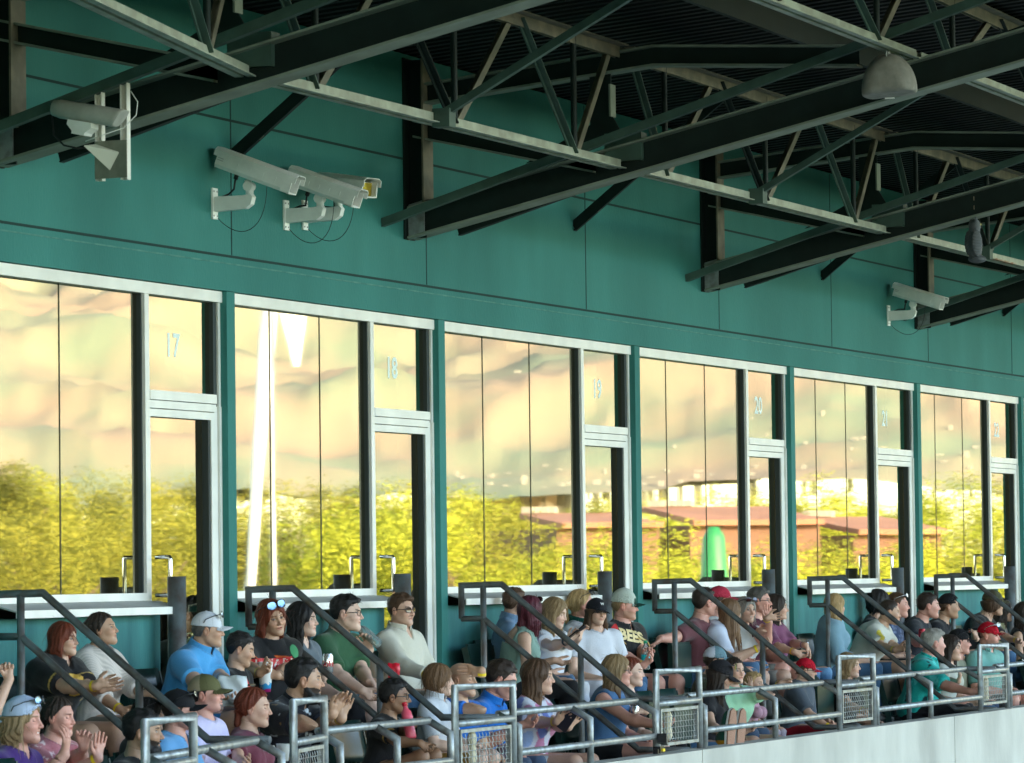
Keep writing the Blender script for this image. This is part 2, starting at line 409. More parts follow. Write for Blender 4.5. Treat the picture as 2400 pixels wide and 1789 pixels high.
FING = [(-.030, .088, .070, .0085), (-.010, .092, .078, .0090), (.011, .090, .073, .0086), (.030, .082, .058, .0076)]   # x, base y, length, radius
def hand_frame(d, thumb):
    y = unit(np.asarray(d, f4)); x = unit(np.asarray(thumb, f4) - (np.asarray(thumb, f4) @ y) * y); z = np.cross(x, y)
    return np.stack([x, y, z], 1).astype(f4)
def hand_segs(o, W, HR, curl, sc, spread=.0, mirror=1):
    """palm and five fingers as tapered chains; HR columns: thumb side, along, back of hand"""
    segs = []
    def T(p): return W + HR @ (np.array(p, f4) * sc)
    palm = [((0, .004, 0), (-.018, .078, .002), .022, .0150), ((0, .004, 0), (.016, .075, .002), .021, .0145), ((0, .02, 0), (0, .07, .002), .020, .017), ((.014, .02, -.004), (.022, .05, -.008), .018, .015)]
    for a, b, ra, rb in palm: segs.append((T(a), T(b), ra * sc, rb * sc, 0))
    for i, (fx, fy, L, r) in enumerate(FING):
        p = np.array([-fx, fy - .012, 0], f4); ang = 0; cv = curl if np.isscalar(curl) else curl[i]
        sp = -fx * (2.2 + spread * 9)
        for j, fr in enumerate((.45, .32, .23)):
            ang += cv * (1.0 if j == 0 else 1.15)
            dr = np.array([math.sin(sp), math.cos(sp) * math.cos(ang), -math.sin(ang)], f4); q = p + unit(dr) * L * fr
            segs.append((T(p), T(q), r * (1 - .07 * j) * sc, r * (.93 - .08 * j) * sc, 1 + i)); p = q
    tc = curl if np.isscalar(curl) else curl[0]
    t0 = np.array([.024, .022, -.004], f4); a = .75 - .25 * tc + spread * .4
    t1 = t0 + .040 * np.array([math.sin(a), math.cos(a), -.25 - .3 * tc], f4); t2 = t1 + .030 * unit(np.array([math.sin(a) * .5, math.cos(a), -.2 - .5 * tc], f4)); t3 = t2 + .024 * unit(np.array([math.sin(a) * .1, math.cos(a), -.2 - .6 * tc], f4))
    for u, v, ra, rb in ((t0, t1, .015, .0115), (t1, t2, .0115, .0098), (t2, t3, .0098, .0078)): segs.append((T(u), T(v), ra * sc, rb * sc, 9))
    return segs

def ik(S, T, l1, l2, pole):
    d = T - S; L = np.linalg.norm(d); L2 = min(L, (l1 + l2) * .995)
    if L > L2: T = S + d / L * L2; d = T - S; L = L2
    L = max(L, abs(l1 - l2) + .02)
    a = (l1 * l1 - l2 * l2 + L * L) / (2 * L); h = math.sqrt(max(0, l1 * l1 - a * a)); u = unit(d)
    pole = pole - (pole @ u) * u
    return S + u * a + unit(pole) * h, T

def build_person(o):
    """returns a dict of part arrays in world coordinates"""
    f = o.get('f', 0); s = o.get('s', .94 if f else 1.0); near = o['X'] < 27.5
    det = max(1.0, min(2.2, (o['X'] - 8) / 13.0))
    hh, hb, hn = .0036 * det, .0085 * det, .0034 * det
    baz = rad(o['baz']); haz = rad(o['haz'])            # azimuth the chest / the nose point to
    B = rotz(baz - math.pi / 2); lean = rad(o.get('lean', 8)); fat = o.get('fat', 0.)
    sp = np.array([0, math.sin(lean), math.cos(lean)], f4); ln = rad(o.get('lean', 8) * .6 + 14)
    pel = np.zeros(3, f4); chest = sp * .31 * s; nb = sp * .475 * s
    side = rotz(rad(o.get('tw', 0)))
    hs = s * o.get('hs', 1.0) if s > .84 else (s * .45 + .55) * o.get('hs', 1.0)
    neck = np.array([0, math.sin(ln), math.cos(ln)], f4)
    H = nb + neck * .155 * hs
    root = np.asarray(o['head'], f4) - B @ H          # world position of the pelvis
    zf = o['zf'] - root[2]                            # floor height relative to the pelvis
    HM = rotz(haz - math.pi / 2 - (baz - math.pi / 2)) @ rotx(rad(o.get('pitch', 0))) @ roty(rad(o.get('roll', 0)))   # head frame -> body frame
    sw = (.160 if f else .185) * s * (1 + .12 * fat)
    to_l = lambda w: B.T @ (np.asarray(w, f4) - root)
    arms = []
    for sg, key in ((1, 'hr'), (-1, 'hl')):
        S = sp * .405 * s + side @ np.array([sg * sw * .96, 0, 0], f4) + np.array([0, .005, 0], f4)
        hd = o.get(key)
        hdir = thumb = None; curl = .45; sprd = 0
        if hd is None:
            T = np.array([sg * .10, .33 * s, -.0 + .085], f4); curl = .35
        else:
            # the wrist lies on the sight line through the photo pixel; take the reachable point nearest the wanted depth
            w0 = to_l(CAM).astype(float); w1 = to_l(at(hd[0], hd[1], o['head'][1] + hd[2])).astype(float); u_ = unit(w1 - w0); t1 = np.linalg.norm(w1 - w0)
            tc_ = (S - w0) @ u_; dm = np.linalg.norm(w0 + u_ * tc_ - S); reach = .530 * s
            if dm < reach: hw = math.sqrt(reach * reach - dm * dm); t1 = min(max(t1, tc_ - hw), tc_ + hw)
            else: t1 = tc_
            T = (w0 + u_ * t1).astype(f4)
        if hd is not None and len(hd) > 3:
            e = hd[3]; hdir = e.get('d'); thumb = e.get('t'); curl = e.get('c', .45); sprd = e.get('s', 0)
            if hdir is not None: hdir = B.T @ np.asarray(hdir, f4)
            if thumb is not None: thumb = B.T @ np.asarray(thumb, f4)
        pole = np.array([sg * .55, -.25, -1], f4)
        if hd is not None and len(hd) > 3 and 'p' in hd[3]: pole = B.T @ np.asarray(hd[3]['p'], f4)
        E, T2 = ik(S, T, .285 * s, .255 * s, pole)
        fd = unit(T2 - E)
        if hdir is None: hdir = fd + np.array([0, .12, -.25], f4) * (hd is None)
        if thumb is None: thumb = np.array([-sg * .8, .1, .6], f4)
        HR = hand_frame(hdir, thumb); 
        arms.append(dict(S=S, E=E, W=T2, sg=sg, HR=HR, curl=curl, spr=sprd))
    legs = []
    kx = o.get('knee', .14); kf = o.get('kf', .44)
    for sg in (1, -1):
        Hp = np.array([sg * .095 * s, .0, -.0], f4); K = np.array([sg * kx * s, kf * s, .02 + o.get('ku', 0)], f4)
        A = np.array([sg * (kx - .02) * s, (kf + .02 + o.get('ff', 0)) * s, max(zf + .08, -.62 * s)], f4)
        d = A - K; A = K + unit(d) * min(np.linalg.norm(d), .43 * s)
        legs.append((Hp, K, A))
    am = 1 + .25 * fat
    def torso(P, g):
        d = ell(P, (0, -.005, .03 * s), np.array([.155, .120, .115]) * s * (1 + .25 * fat) + g)
        d = smin(d, ell(P, sp * .17 * s + V3(0, .03 * fat, 0), np.array([.135 * (1 + .35 * fat), .100 * (1 + .55 * fat), .16]) * s + g), .08 * s)
        d = smin(d, ell(P, sp * .33 * s + V3(0, .004, 0), np.array([.160 - .012 * f + .02 * fat, .108 + .02 * fat, .150]) * s + g, rotx(-lean).T), .07 * s)
        if f:
            for q in (-1, 1): d = smin(d, ell(P, sp * .30 * s + V3(q * .062, .085, 0), np.array([.055, .050, .058]) * s * (1 + .2 * fat) + g), .045 * s)
        for a in arms:
            d = smin(d, rcone(P, sp * .435 * s, a['S'] - V3(a['sg'] * .015, 0, .0), .060 * s + g, .043 * s * am + g), .06 * s)
        return d
    def upper(P, a, g, frac=1.0):
        e = a['S'] + (a['E'] - a['S']) * min(frac, 1)
        r0 = (.046 if f else .053); return rcone(P, a['S'], e, r0 * s * am + g, (r0 + ((.037 if f else .043) - r0) * min(frac, 1)) * s * am + g)
    def fore(P, a, g, frac=1.0):
        e = a['E'] + (a['W'] - a['E']) * frac; m = a['E'] + (a['W'] - a['E']) * .25
        w = .026 if f else .029
        d = rcone(P, a['E'], m, .037 * s * am + g, .042 * s * am + g)
        return smin(d, rcone(P, m, e, .041 * s * am + g, (.041 + (w - .041) * frac) * s * (1 + .12 * fat) + g), .02)
    def leg(P, L, g, f1=1.0, f2=1.0):
        Hp, K, A = L
        d = rcone(P, Hp, Hp + (K - Hp) * f1, (.088 + .015 * fat) * s + g, (.088 + (.060 - .088) * f1) * s * (1 + .15 * fat) + g)
        if f2 > 0 and f1 >= 1:
            m = K + (A - K) * .3
            d = smin(d, rcone(P, K, m, .054 * s * (1 + .1 * fat) + g, .056 * s * (1 + .12 * fat) + g), .03)
            d = smin(d, rcone(P, m, K + (A - K) * max(f2, .31), .056 * s + g, (.056 + (.038 - .056) * f2) * s + g), .03)
        return d
    hands = [hand_segs(o, a['W'], a['HR'], a['curl'], s * (.93 if f else 1.0), a['spr']) for a in arms]
    def body(P):
        d = torso(P, 0)
        d = smin(d, rcone(P, nb - sp * .04, H - neck * .04 * hs + V3(0, -.012, 0), (.058 if f else .066) * s * (1 + .15 * fat), (.049 if f else .057) * hs * (1 + .15 * fat)), .035)
        for a in arms: d = smin(d, smin(upper(P, a, 0), fore(P, a, 0), .02), .03)
        for L in legs:
            d = smin(d, leg(P, L, 0), .03)
            A = L[2]; d = smin(d, rcone(P, A + V3(0, -.03, -.035), A + V3(0, .15 * s, -.052), .038 * s, .030 * s), .02)
        Q = (P - H) @ HM / hs
        return smin(d, head_sdf(Q, f, o.get('mouth', 0), o.get('chub', fat * .6)) * hs, .012)
    def handsdf(P, k):
        d = None
        for a, b, ra, rb, fi in hands[k]:
            e = rcone(P, a, b, ra, rb)
            d = e if d is None else smin(d, e, .006 if fi in (0, 9) else .003)
        a = arms[k]; return smin(d, fore(P, a, 0), .012)
    sk = np.array(SKIN[o['skin']], f4); parts = []
    Hw = H; hc_cut = H - neck * .085 * hs
    def cut_head(P): return (P - hc_cut) @ neck
    # body below the head
    allp = np.array([pel - .2, pel + .2] + [a['E'] for a in arms] + [a['W'] for a in arms] + [L[1] for L in legs] + [L[2] for L in legs] + [H])
    lo = allp.min(0) - .15; hi = allp.max(0) + .15
    def fb(P):
        d = body(P); d = np.maximum(d, cut_head(P) - .006)
        return d
    r = surf(fb, lo, hi, hb)
    if r:
        v, F = r; c = np.tile(sk, (len(v), 1))
        for L in legs:
            m = v[:, 2] < L[2][2] + .02; c[m] = np.array(o.get('shoe', (.25, .25, .26)), f4)
        parts.append((v, F, c))
    def fh(P): return np.maximum(body(P), -cut_head(P))
    r = surf(fh, H - .19 * hs, H + .19 * hs, hh)
    v, F = r; Q = (v - H) @ HM / hs; parts.append((v, F, head_colour(Q, o)))
    for k in (0, 1):
        a = arms[k]; u = unit(a['W'] - a['E'])
        if o.get('nohand') == k: continue
        cen = a['W'] + a['HR'] @ V3(0, .08, 0) * s; ex = .125 * s
        def fk(P, k=k, a=a, u=u): return np.maximum(handsdf(P, k), -((P - (a['W'] - u * .035)) @ u))
        r = surf(fk, cen - ex, cen + ex, hn)
        if r:
            v, F = r; loc = (v - a['W']) @ a['HR']; tip = np.clip((loc[:, 1] - .06) / .1, 0, 1)[:, None]
            c = sk * (1 - .12 * tip) + sk * np.array([1.15, .72, .66], f4) * .16 * tip; parts.append((v, F, c))
    out = {'body': join(parts)}
    # ---- clothes
    def band_col(P, base, o=o): return np.tile(np.asarray(base, f4), (len(P), 1))
    sc = o.get('sleeve', .55); seed = o.get('seed', 1)
    loose = o.get('loose', .012)
    def shirt(P):
        fold = wob(P * V3(1, 1, .5), 30, seed) * .007 + np.abs(wob(P * V3(1, .8, 1), 24, seed + 3)) ** .5 * .010 + wob(P, 60, seed + 3) * .0015
        g = loose * s
        d = torso(P, g) - fold
        if not o.get('tank'):
            for a in arms:
                d2 = upper(P, a, g + .006, min(sc, 1)) if sc < 1 else smin(upper(P, a, g + .004), fore(P, a, g * .6 + .002, min(1, sc - 1) * .97), .03)
                if sc <= 1:
                    ax_ = unit(a['E'] - a['S']); L = np.linalg.norm(a['E'] - a['S']); t = (P - a['S']) @ ax_
                    d2 = np.maximum(d2, t - L * sc)
                else:
                    ax_ = unit(a['W'] - a['E']); L = np.linalg.norm(a['W'] - a['E']); t = (P - a['E']) @ ax_
                    cutd = np.where(np.linalg.norm(P - a['E'], axis=1) < 9, t - L * (sc - 1) * .97, 0); d2 = np.maximum(d2, cutd)
                fl = wob(P * V3(1, 1, 1), 42, seed + 5) * .004
                d = smin(d, d2 - fl, .035)
        else:
            for a in arms: d = smax(d, -rcone(P, a['S'] + V3(a['sg'] * .018, 0, .02), a['E'], .055 * s, .06 * s), .01)
        # neck opening and hem
        nr = o.get('neck', .062); vn = o.get('vneck', 0)
        nk = rcone(P, nb + neck * .02 - sp * .03 + V3(0, .012, 0), nb + neck * .22, nr * s, (nr + .045) * s)
        if vn: nk = np.minimum(nk, rcone(P, nb + V3(0, .03, .02), sp * (.475 - .12 * vn) * s + V3(0, .12, 0), .045 * s, .012 * s))
        if o.get('open_back'): nk = np.minimum(nk, ell(P, nb + V3(0, -.09, -.04), (.12, .06, .09)))
        d = smax(d, -nk, .006)
        d = np.maximum(d, -(P[:, 2] + .060 * s + .02 * wob(P, 14, seed)))
        return d
    if o.get('shirt') is not None:
        r = surf(shirt, lo, hi, hb * .92)
        if r:
            v, F = r; base = np.array(o['shirt'], f4); c = np.tile(base, (len(v), 1)); pat = o.get('pat')
            nr_ = (rcone(v, nb + neck * .02 - sp * .03 + V3(0, .012, 0), nb + neck * .22, o.get('neck', .062) * s, (o.get('neck', .062) + .045) * s)); c[np.abs(nr_) < .016] *= .72
            if pat: cm = c / base; c = cm * pattern(pat, v, base, dict(sp=sp, s=s, arms=arms, nb=nb, sc=sc))
            out['shirt'] = (v, F, c)
        if o.get('collar'):
            col = o.get('collar') if not isinstance(o.get('collar'), bool) else o['shirt']
            def colr(P):
                c0 = nb + neck * .030 + V3(0, .002, 0); ax_ = neck; t = (P - c0) @ ax_; rr = np.linalg.norm((P - c0) - t[:, None] * ax_, axis=1)
                ring = np.abs(rr - (.072 if not f else .064) * s - .25 * np.maximum(-t, 0) - .006) - .004
                d = np.maximum(ring, np.abs(t - .004) - .026)
                return smax(d, -ell(P, c0 + V3(0, .085, .0), (.020, .05, .09)), .005)
            r = surf(colr, nb - .14, nb + .17, .0045 * det)
            if r: out['collar'] = (r[0], r[1], np.tile(np.array(col, f4), (len(r[0]), 1)))
    tr = o.get('trousers')
    if tr is not None:
        t1, t2 = {'long': (1, .93), 'shorts': (.80, 0), 'short': (.45, 0), 'capri': (1, .35)}[o.get('tlen', 'long')]
        def trous(P):
            g = (.016 if t2 == 0 else .011) * s; fold = wob(P, 34, seed + 9) * .004
            d = ell(P, (0, -.005, .0), np.array([.160, .125, .105]) * s * (1 + .25 * fat) + .006)
            for L in legs: d = smin(d, leg(P, L, g, t1, t2), .03)
            d = np.maximum(d - fold, P[:, 2] - .075 * s)
            return d
        lo2 = np.minimum(allp[:2].min(0), np.min([np.min([L[1], L[2]], 0) for L in legs], 0)) - .15; hi2 = np.maximum(allp[:2].max(0), np.max([np.max([L[1], L[2]], 0) for L in legs], 0)) + .15
        hi2[2] = .2
        r = surf(trous, lo2, hi2, hb)
        if r:
            out['trousers'] = (r[0], r[1], np.tile(np.array(tr, f4), (len(r[0]), 1)) * (1 + .18 * wob(r[0], 30, seed) + .10 * wob(r[0], 80, seed))[:, None])
    # ---- hair and cap
    if o.get('hair') and o['hair'] not in ('bald', 'buzz0'):
        L = o.get('hlen', .25) if o['hair'] in ('long',) else .12
        def fhair(P):
            Q = (P - H) @ HM / hs
            d = hair_sdf(Q, P, o, HM, None) * hs
            if o.get('cap') is not None:
                sg = -1 if o.get('capback') else 1; q = Q.copy(); q[:, 1] *= sg
                dome = ell(q, (0, -.010, .034), (.084, .100, .091)) * hs; below = (Q[:, 2] - (.030)) * hs
                d = np.where(Q[:, 2] > .030, np.maximum(d, dome), d)
            return d
        ex = .20
        r = surf(fhair, H - np.array([ex, ex, .16 + L], f4), H + np.array([ex, ex, .17], f4), .0040 * det)
        if r:
            v, F = r; hc = np.array(HAIRC[o.get('hc', 'brown')], f4)
            q = (v - H) @ HM; st = np.sin(np.arctan2(q[:, 0], q[:, 1]) * 43 + 2 * np.sin(q[:, 2] * 30)) * .4 + wob(v, 60, seed) * .6
            c = hc * (1 + .22 * st[:, None])
            if o.get('hc2'): k = np.clip((-q[:, 2] - .02) / .15 + .35 * st, 0, 1)[:, None]; c = c * (1 - k) + np.array(HAIRC[o['hc2']], f4) * k * (1 + .2 * st[:, None])
            out['hair'] = (v, F, np.clip(c, .003, 1))
            # loose strands lying over and off the hair
            rg = np.random.default_rng(seed); long_ = o['hair'] in ('long', 'mop', 'pony'); ns = 260 if long_ else 230
            ix = rg.integers(0, len(v), ns); p = v[ix].copy(); e = .004; g = np.stack([fhair((p + np.eye(3, dtype=f4)[k] * e).astype(f4)) - fhair((p - np.eye(3, dtype=f4)[k] * e).astype(f4)) for k in range(3)], 1); g /= np.linalg.norm(g, axis=1)[:, None] + 1e-6
            grav = np.array([0, -.1, -1], f4) if long_ else (HM @ np.array([0, -.6, -.5], f4))
            t = grav[None] - g * (g @ grav)[:, None] + rg.normal(0, .25, (ns, 3)); t /= np.linalg.norm(t, axis=1)[:, None] + 1e-6
            L_ = (rg.uniform(.04, .11, ns) if long_ else rg.uniform(.012, .026, ns)) * (.35 if o.get('hair') == 'crew' else 1); lift = rg.uniform(.02, .10, ns) if long_ else rg.uniform(.10, .38, ns); wd = rg.uniform(.0012, .0026, ns)
            ok = L_ > 0
            side_ = np.cross(t, g); V_ = []; nseg = 4
            for q in range(nseg + 1):
                u = q / nseg; cpt = p + t * (L_ * u)[:, None] + g * (.0015 + L_ * lift * u)[:, None] + side_ * (np.sin(u * 3 + ix) * .003 * long_)[:, None]; w_ = (wd * (1 - .75 * u))[:, None] * side_; V_ += [cpt - w_, cpt + w_]
            V_ = np.stack(V_, 1).astype(f4)
            if o.get('cap') is not None: ok = ok & (((p - H) @ HM)[:, 2] < .02)
            V_ = V_[ok]; n_ = len(V_); base_ = np.arange(n_)[:, None] * 2 * (nseg + 1)
            F_ = np.concatenate([base_ + np.array([[2 * q, 2 * q + 1, 2 * q + 3, 2 * q + 2]]) for q in range(nseg)]); cc = np.repeat(c[ix][ok] * rg.uniform(.75, 1.5, (n_, 1)), 2 * (nseg + 1), 0)
            v2, F2, c2 = join([(v, F, np.clip(c, .003, 1)), (V_.reshape(-1, 3), F_.astype(np.int32), np.clip(cc, .003, 1))]); out['hair'] = (v2, F2, c2)
    if o.get('cap') is not None:
        sg = -1 if o.get('capback') else 1
        Mc = rotx(rad(o.get('captilt', 0)))
        def fc(P):
            Q = ((P - H) @ HM / hs) @ Mc; return cap_sdf(Q, o, sg) * hs
        r = surf(fc, H - .24, H + .24, .0034 * det)
        if r:
            v, F = r; Q = ((v - H) @ HM / hs) @ Mc; y = Q[:, 1] * sg
            c = np.tile(np.array(o['cap'], f4), (len(v), 1))
            seam = (np.abs(np.sin(np.arctan2(Q[:, 0], y + .01) * 3)) < .05) & (Q[:, 2] > .045); c[seam] *= .72
            if o.get('cap2') is not None: c[y < -.010] = np.array(o['cap2'], f4)
            if o.get('brim') is not None: c[(y > .082) & (Q[:, 2] < .075)] = np.array(o['brim'], f4)
            out['cap'] = (v, F, c)
    for k in list(out):
        v, F, c = out[k]; out[k] = ((v @ B.T + root).astype(f4), F, c)
    W = lambda p: B @ np.asarray(p, f4) + root
    out['_'] = dict(B=B, root=root, H=W(H), HMw=B @ HM, hs=hs, s=s, arms=[dict(E=W(a['E']), W=W(a['W']), S=W(a['S']), HR=B @ a['HR'], u=B @ unit(a['W'] - a['E'])) for a in arms],
                    sp=B @ sp, shirt=lambda Pw: shirt((Pw - root) @ B), nb=W(nb))
    return out

def pattern(pat, v, base, k):
    c = np.tile(base, (len(v), 1)); z = v[:, 2]; x = v[:, 0]; y = v[:, 1]
    if pat == 'tiedye':
        n = wob(v, 38, 3); m = wob(v, 27, 8); c[n > .22] = (.50, .20, .32); c[m > .35] = (.12, .16, .42); c[(n < -.45)] = (.32, .42, .68)
    elif pat == 'floral':
        n = wob(v, 120, 5) + .5 * wob(v, 210, 2); c[n > .62] = (.72, .55, .55); c[(n < -.7)] = (.36, .10, .12)
    elif pat == 'palms':
        n = wob(v, 62, 5) + .6 * wob(v, 140, 2); c[n > .86] = (.55, .58, .62); c[(n < -.98)] = (.28, .17, .05)
    elif pat == 'hawaii':
        n = wob(v, 40, 5) + .6 * wob(v, 110, 2); c[n > .72] = (.004, .03, .035); m = wob(v, 30, 9); c[(m > .5) & (n < .4)] = (.10, .62, .60)
    elif pat == 'rib':
        c *= (1 + .16 * np.sin(x * 300 + y * 300))[:, None]
    elif pat == 'navydots':
        n = wob(v, 170, 5); c[n > .35] = (.16, .20, .32)
    elif pat == 'raglan':
        m = z < .20; c[m] = (.30, .18, .58); w = wob(v, 20, 2); c[(z < .12) & (w > 0)] = (.62, .55, .78)
    for a in k['arms']:
        ax_ = unit(a['E'] - a['S']); L = np.linalg.norm(a['E'] - a['S']); t = (v - a['S']) @ ax_ / L; dd = np.linalg.norm(v - a['S'] - (t * L)[:, None] * ax_, axis=1)
        if pat in ('cuffgold', 'cufforange') and k['sc'] <= 1:
            m = (np.abs(t - k['sc'] + .07) < .028) & (dd < .10); c[m] = (.62, .40, .10) if pat == 'cuffgold' else (.65, .12, .02)
    return c
# ------------------------------------------------------------------ people materials (colours come from each mesh's own colour attribute)
def attr_mat(name, rough, bump, bscale, stretch=(1, 1, 1), sss=0, spec=.4, sheen=0, var=.04):
    m = bpy.data.materials.new(name); m.use_nodes = True; t = m.node_tree; b = t.nodes['Principled BSDF']
    at_ = N(t, 'ShaderNodeAttribute'); at_.attribute_name = 'Col'
    g = N(t, 'ShaderNodeNewGeometry'); mp = N(t, 'ShaderNodeMapping'); mp.inputs['Scale'].default_value = stretch; t.links.new(g.outputs['Position'], mp.inputs[0])
    no = N(t, 'ShaderNodeTexNoise'); no.inputs['Scale'].default_value = bscale; no.inputs['Detail'].default_value = 4; t.links.new(mp.outputs[0], no.inputs[0])
    hsv = N(t, 'ShaderNodeHueSaturation'); mr = N(t, 'ShaderNodeMapRange'); mr.inputs['From Min'].default_value = .3; mr.inputs['From Max'].default_value = .7; mr.inputs['To Min'].default_value = 1 - var; mr.inputs['To Max'].default_value = 1 + var
    t.links.new(no.outputs['Fac'], mr.inputs[0]); t.links.new(mr.outputs[0], hsv.inputs['Value']); t.links.new(at_.outputs['Color'], hsv.inputs['Color']); t.links.new(hsv.outputs[0], b.inputs['Base Color'])
    bp = N(t, 'ShaderNodeBump'); bp.inputs['Strength'].default_value = bump; bp.inputs['Distance'].default_value = .004
    t.links.new(no.outputs['Fac'], bp.inputs['Height']); t.links.new(bp.outputs[0], b.inputs['Normal'])
    b.inputs['Roughness'].default_value = rough; b.inputs['Specular IOR Level'].default_value = spec
    if sss: b.inputs['Subsurface Weight'].default_value = sss; b.inputs['Subsurface Radius'].default_value = (.010, .004, .002); b.inputs['Subsurface Scale'].default_value = 1
    if sheen: b.inputs['Sheen Weight'].default_value = sheen; b.inputs['Sheen Roughness'].default_value = .5
    MATS[name] = m; return m
M_SKIN = attr_mat('skin', .48, .15, 90, sss=.0, spec=.45)
M_CLOTH = attr_mat('cloth', .85, .5, 130, spec=.2, sheen=.15)
M_HAIR = attr_mat('hair', .55, .8, 1, stretch=(300, 300, 22), spec=.3, var=.22)
M_CAP = attr_mat('cap fabric', .8, .4, 220, spec=.2)
M_YEL = basic('yellow paper band', (.85, .60, .01), .5)
M_DARKPL = basic('dark plastic', (.012, .012, .014), .3)
M_LENS = basic('mirrored lens', (.16, .24, .32), .10, metal=.9)
M_LENSD = basic('dark lens', (.035, .010, .008), .08)
M_LENSO = basic('orange mirrored lens', (.75, .16, .015), .2, metal=.4)
M_LENSG = basic('gold mirrored lens', (.28, .25, .15), .12, metal=.9)
M_SILV = basic('silver metal', (.6, .6, .62), .25, metal=.9)
PMAT = {'body': M_SKIN, 'shirt': M_CLOTH, 'collar': M_CLOTH, 'trousers': M_CLOTH, 'hair': M_HAIR, 'cap': M_CAP}

def mat4(R, p):
    m = Matrix.Identity(4)
    for i in range(3):
        for j in range(3): m[i][j] = float(R[i][j])
        m[i][3] = float(p[i])
    return m
def glasses(info, root, kind, up=False, lens=None, r=.0):
    """spectacles or sunglasses in the head frame; up = pushed up on the hair or cap"""
    hs = info['hs']; R = info['HMw']; base = mat4(R, info['H'])
    M = base @ Matrix.Scale(hs, 4)
    if up: M = M @ Matrix.Translation((0, -.010 + r * .9, .066 + r)) @ Matrix.Rotation(rad(14), 4, 'X') @ Matrix.Scale(1.14, 4)
    mb = MB(); lb = MB()
    for sx in (-1, 1):
        pts = []; ry = .0185 if kind != 'thin' else .0165; rx_ = .0255 if kind != 'aviator' else .028
        if kind == 'aviator': ry = .024
        for k in range(19):
            a = 2 * math.pi * k / 18; e = .82
            cx = math.copysign(abs(math.cos(a)) ** e, math.cos(a)) * rx_; cz = math.copysign(abs(math.sin(a)) ** e, math.sin(a)) * ry
            x = sx * .033 + cx; pts.append(M @ Vector((x, .098 - x * x * 3.2, .007 + cz)))
        mb.tube(pts, .0019 if kind != 'thin' else .0013, 6, caps=False)
        c = M @ Vector((sx * .033, .097 - .033 ** 2 * 3.2, .007)); vs = [lb.bm.verts.new(p) for p in pts[:-1]]; vc = lb.bm.verts.new(c)
        for k in range(18): lb.bm.faces.new((vs[k], vs[(k + 1) % 18], vc))
        mb.tube([M @ Vector((sx * .058, .088, .012)), M @ Vector((sx * .078, .040, .013)), M @ Vector((sx * .082, -.012, .006)), M @ Vector((sx * .079, -.030, -.012))], .0024, 6)
    mb.tube([M @ Vector((-.009, .0985, .010)), M @ Vector((0, .1005, .013)), M @ Vector((.009, .0985, .010))], .0018, 6)
    g = mb.build('sunglasses' if lens else 'eyeglasses', M_DARKPL if kind != 'white' else M_SILV, root)
    if lens: lb.build('lens', lens, g, smooth=True)
    else: lb.bm.free()
    return g
def wristband(info, root, k, mat=None, frac=.0, w=.016, name='wristband'):
    a = info['arms'][k]; s = info['s']; p = Vector(a['W'] - a['u'] * (.018 + frac)); u = Vector(a['u']); mb = MB()
    mb.tube([p - u * w / 2, p + u * w / 2], .0335 * s, 18, caps=False)
    return mb.build(name, mat or M_YEL, root)
def watch(info, root, k, mat):
    a = info['arms'][k]; s = info['s']; w = wristband(info, root, k, mat, .02, .020, 'watch'); mb = MB()
    p = Vector(a['W'] - a['u'] * .038); n = Vector(a['HR'][:, 2]); x = Vector(a['HR'][:, 0])
    mb.tube([p + n * .030, p + n * .040], .019, 16); mb.build('watch_face', M_SILV if mat is not M_DARKPL else M_DARKPL, w); return w
def draw_person(o, out):
    info = out['_']; root = thing('person', o['label'], 'person', tuple(info['root'] - np.array([0, 0, info['root'][2] - o['zf']])), o.get('group'))
    def par(ob): ob.parent = root; ob.matrix_parent_inverse = Matrix.Translation(root.location).inverted(); return ob
    for k in ('body', 'shirt', 'collar', 'trousers', 'hair', 'cap'):
        if k in out:
            v, F, c = out[k]; par(link(k if k != 'shirt' else o.get('top', 'shirt'), mesh_np(k, v, F, c), PMAT[k]))
    def extra(fn, *a, **kw):
        ob = fn(info, None, *a, **kw); return par(ob)
    for e in o.get('acc', ()):
        e = (e,) if isinstance(e, str) else e
        if e[0] == 'glasses': extra(glasses, 'square')
        elif e[0] == 'thin': extra(glasses, 'thin')
        elif e[0] == 'sun': extra(glasses, 'square', lens=M_LENSD)
        elif e[0] == 'up': extra(glasses, e[1], up=True, lens=e[2], r=e[3] if len(e) > 3 else 0)
        elif e[0] == 'band': extra(wristband, e[1])
        elif e[0] == 'watch': extra(watch, e[1], e[2])
    return root, info
# ================================================================== THE SETTING
M_TEAL = basic('teal painted wall', (.046, .225, .203), .75, bump=.35, bscale=55, vcol2=(.025, .148, .133), vscale=.9, stretch=(1, 1, .4), detail=9, vlow=.3, vhigh=.68, spec=.3)
M_TEALLOW = basic('weathered teal wall', (.060, .235, .225), .75, bump=.3, bscale=60, vcol2=(.030, .13, .135), vscale=5, stretch=(1, 1, .18), vlow=.3, vhigh=.72, spec=.3)
M_JOINT = basic('dark joint', (.006, .035, .032), .9)
M_ALU = basic('white aluminium', (.88, .87, .82), .38, metal=.0, bump=.03, bscale=20, var=.12, vscale=4)
M_ALUG = basic('grey aluminium', (.48, .49, .48), .45, metal=.1, var=.15, vscale=5)
M_CHROME = basic('polished steel', (.72, .72, .72), .12, metal=1)
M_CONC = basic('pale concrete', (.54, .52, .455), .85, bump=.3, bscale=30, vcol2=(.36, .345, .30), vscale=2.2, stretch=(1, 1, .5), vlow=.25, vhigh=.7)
M_CONCD = basic('stained concrete', (.22, .22, .20), .9, bump=.4, bscale=25, vcol2=(.10, .10, .09), vscale=3)
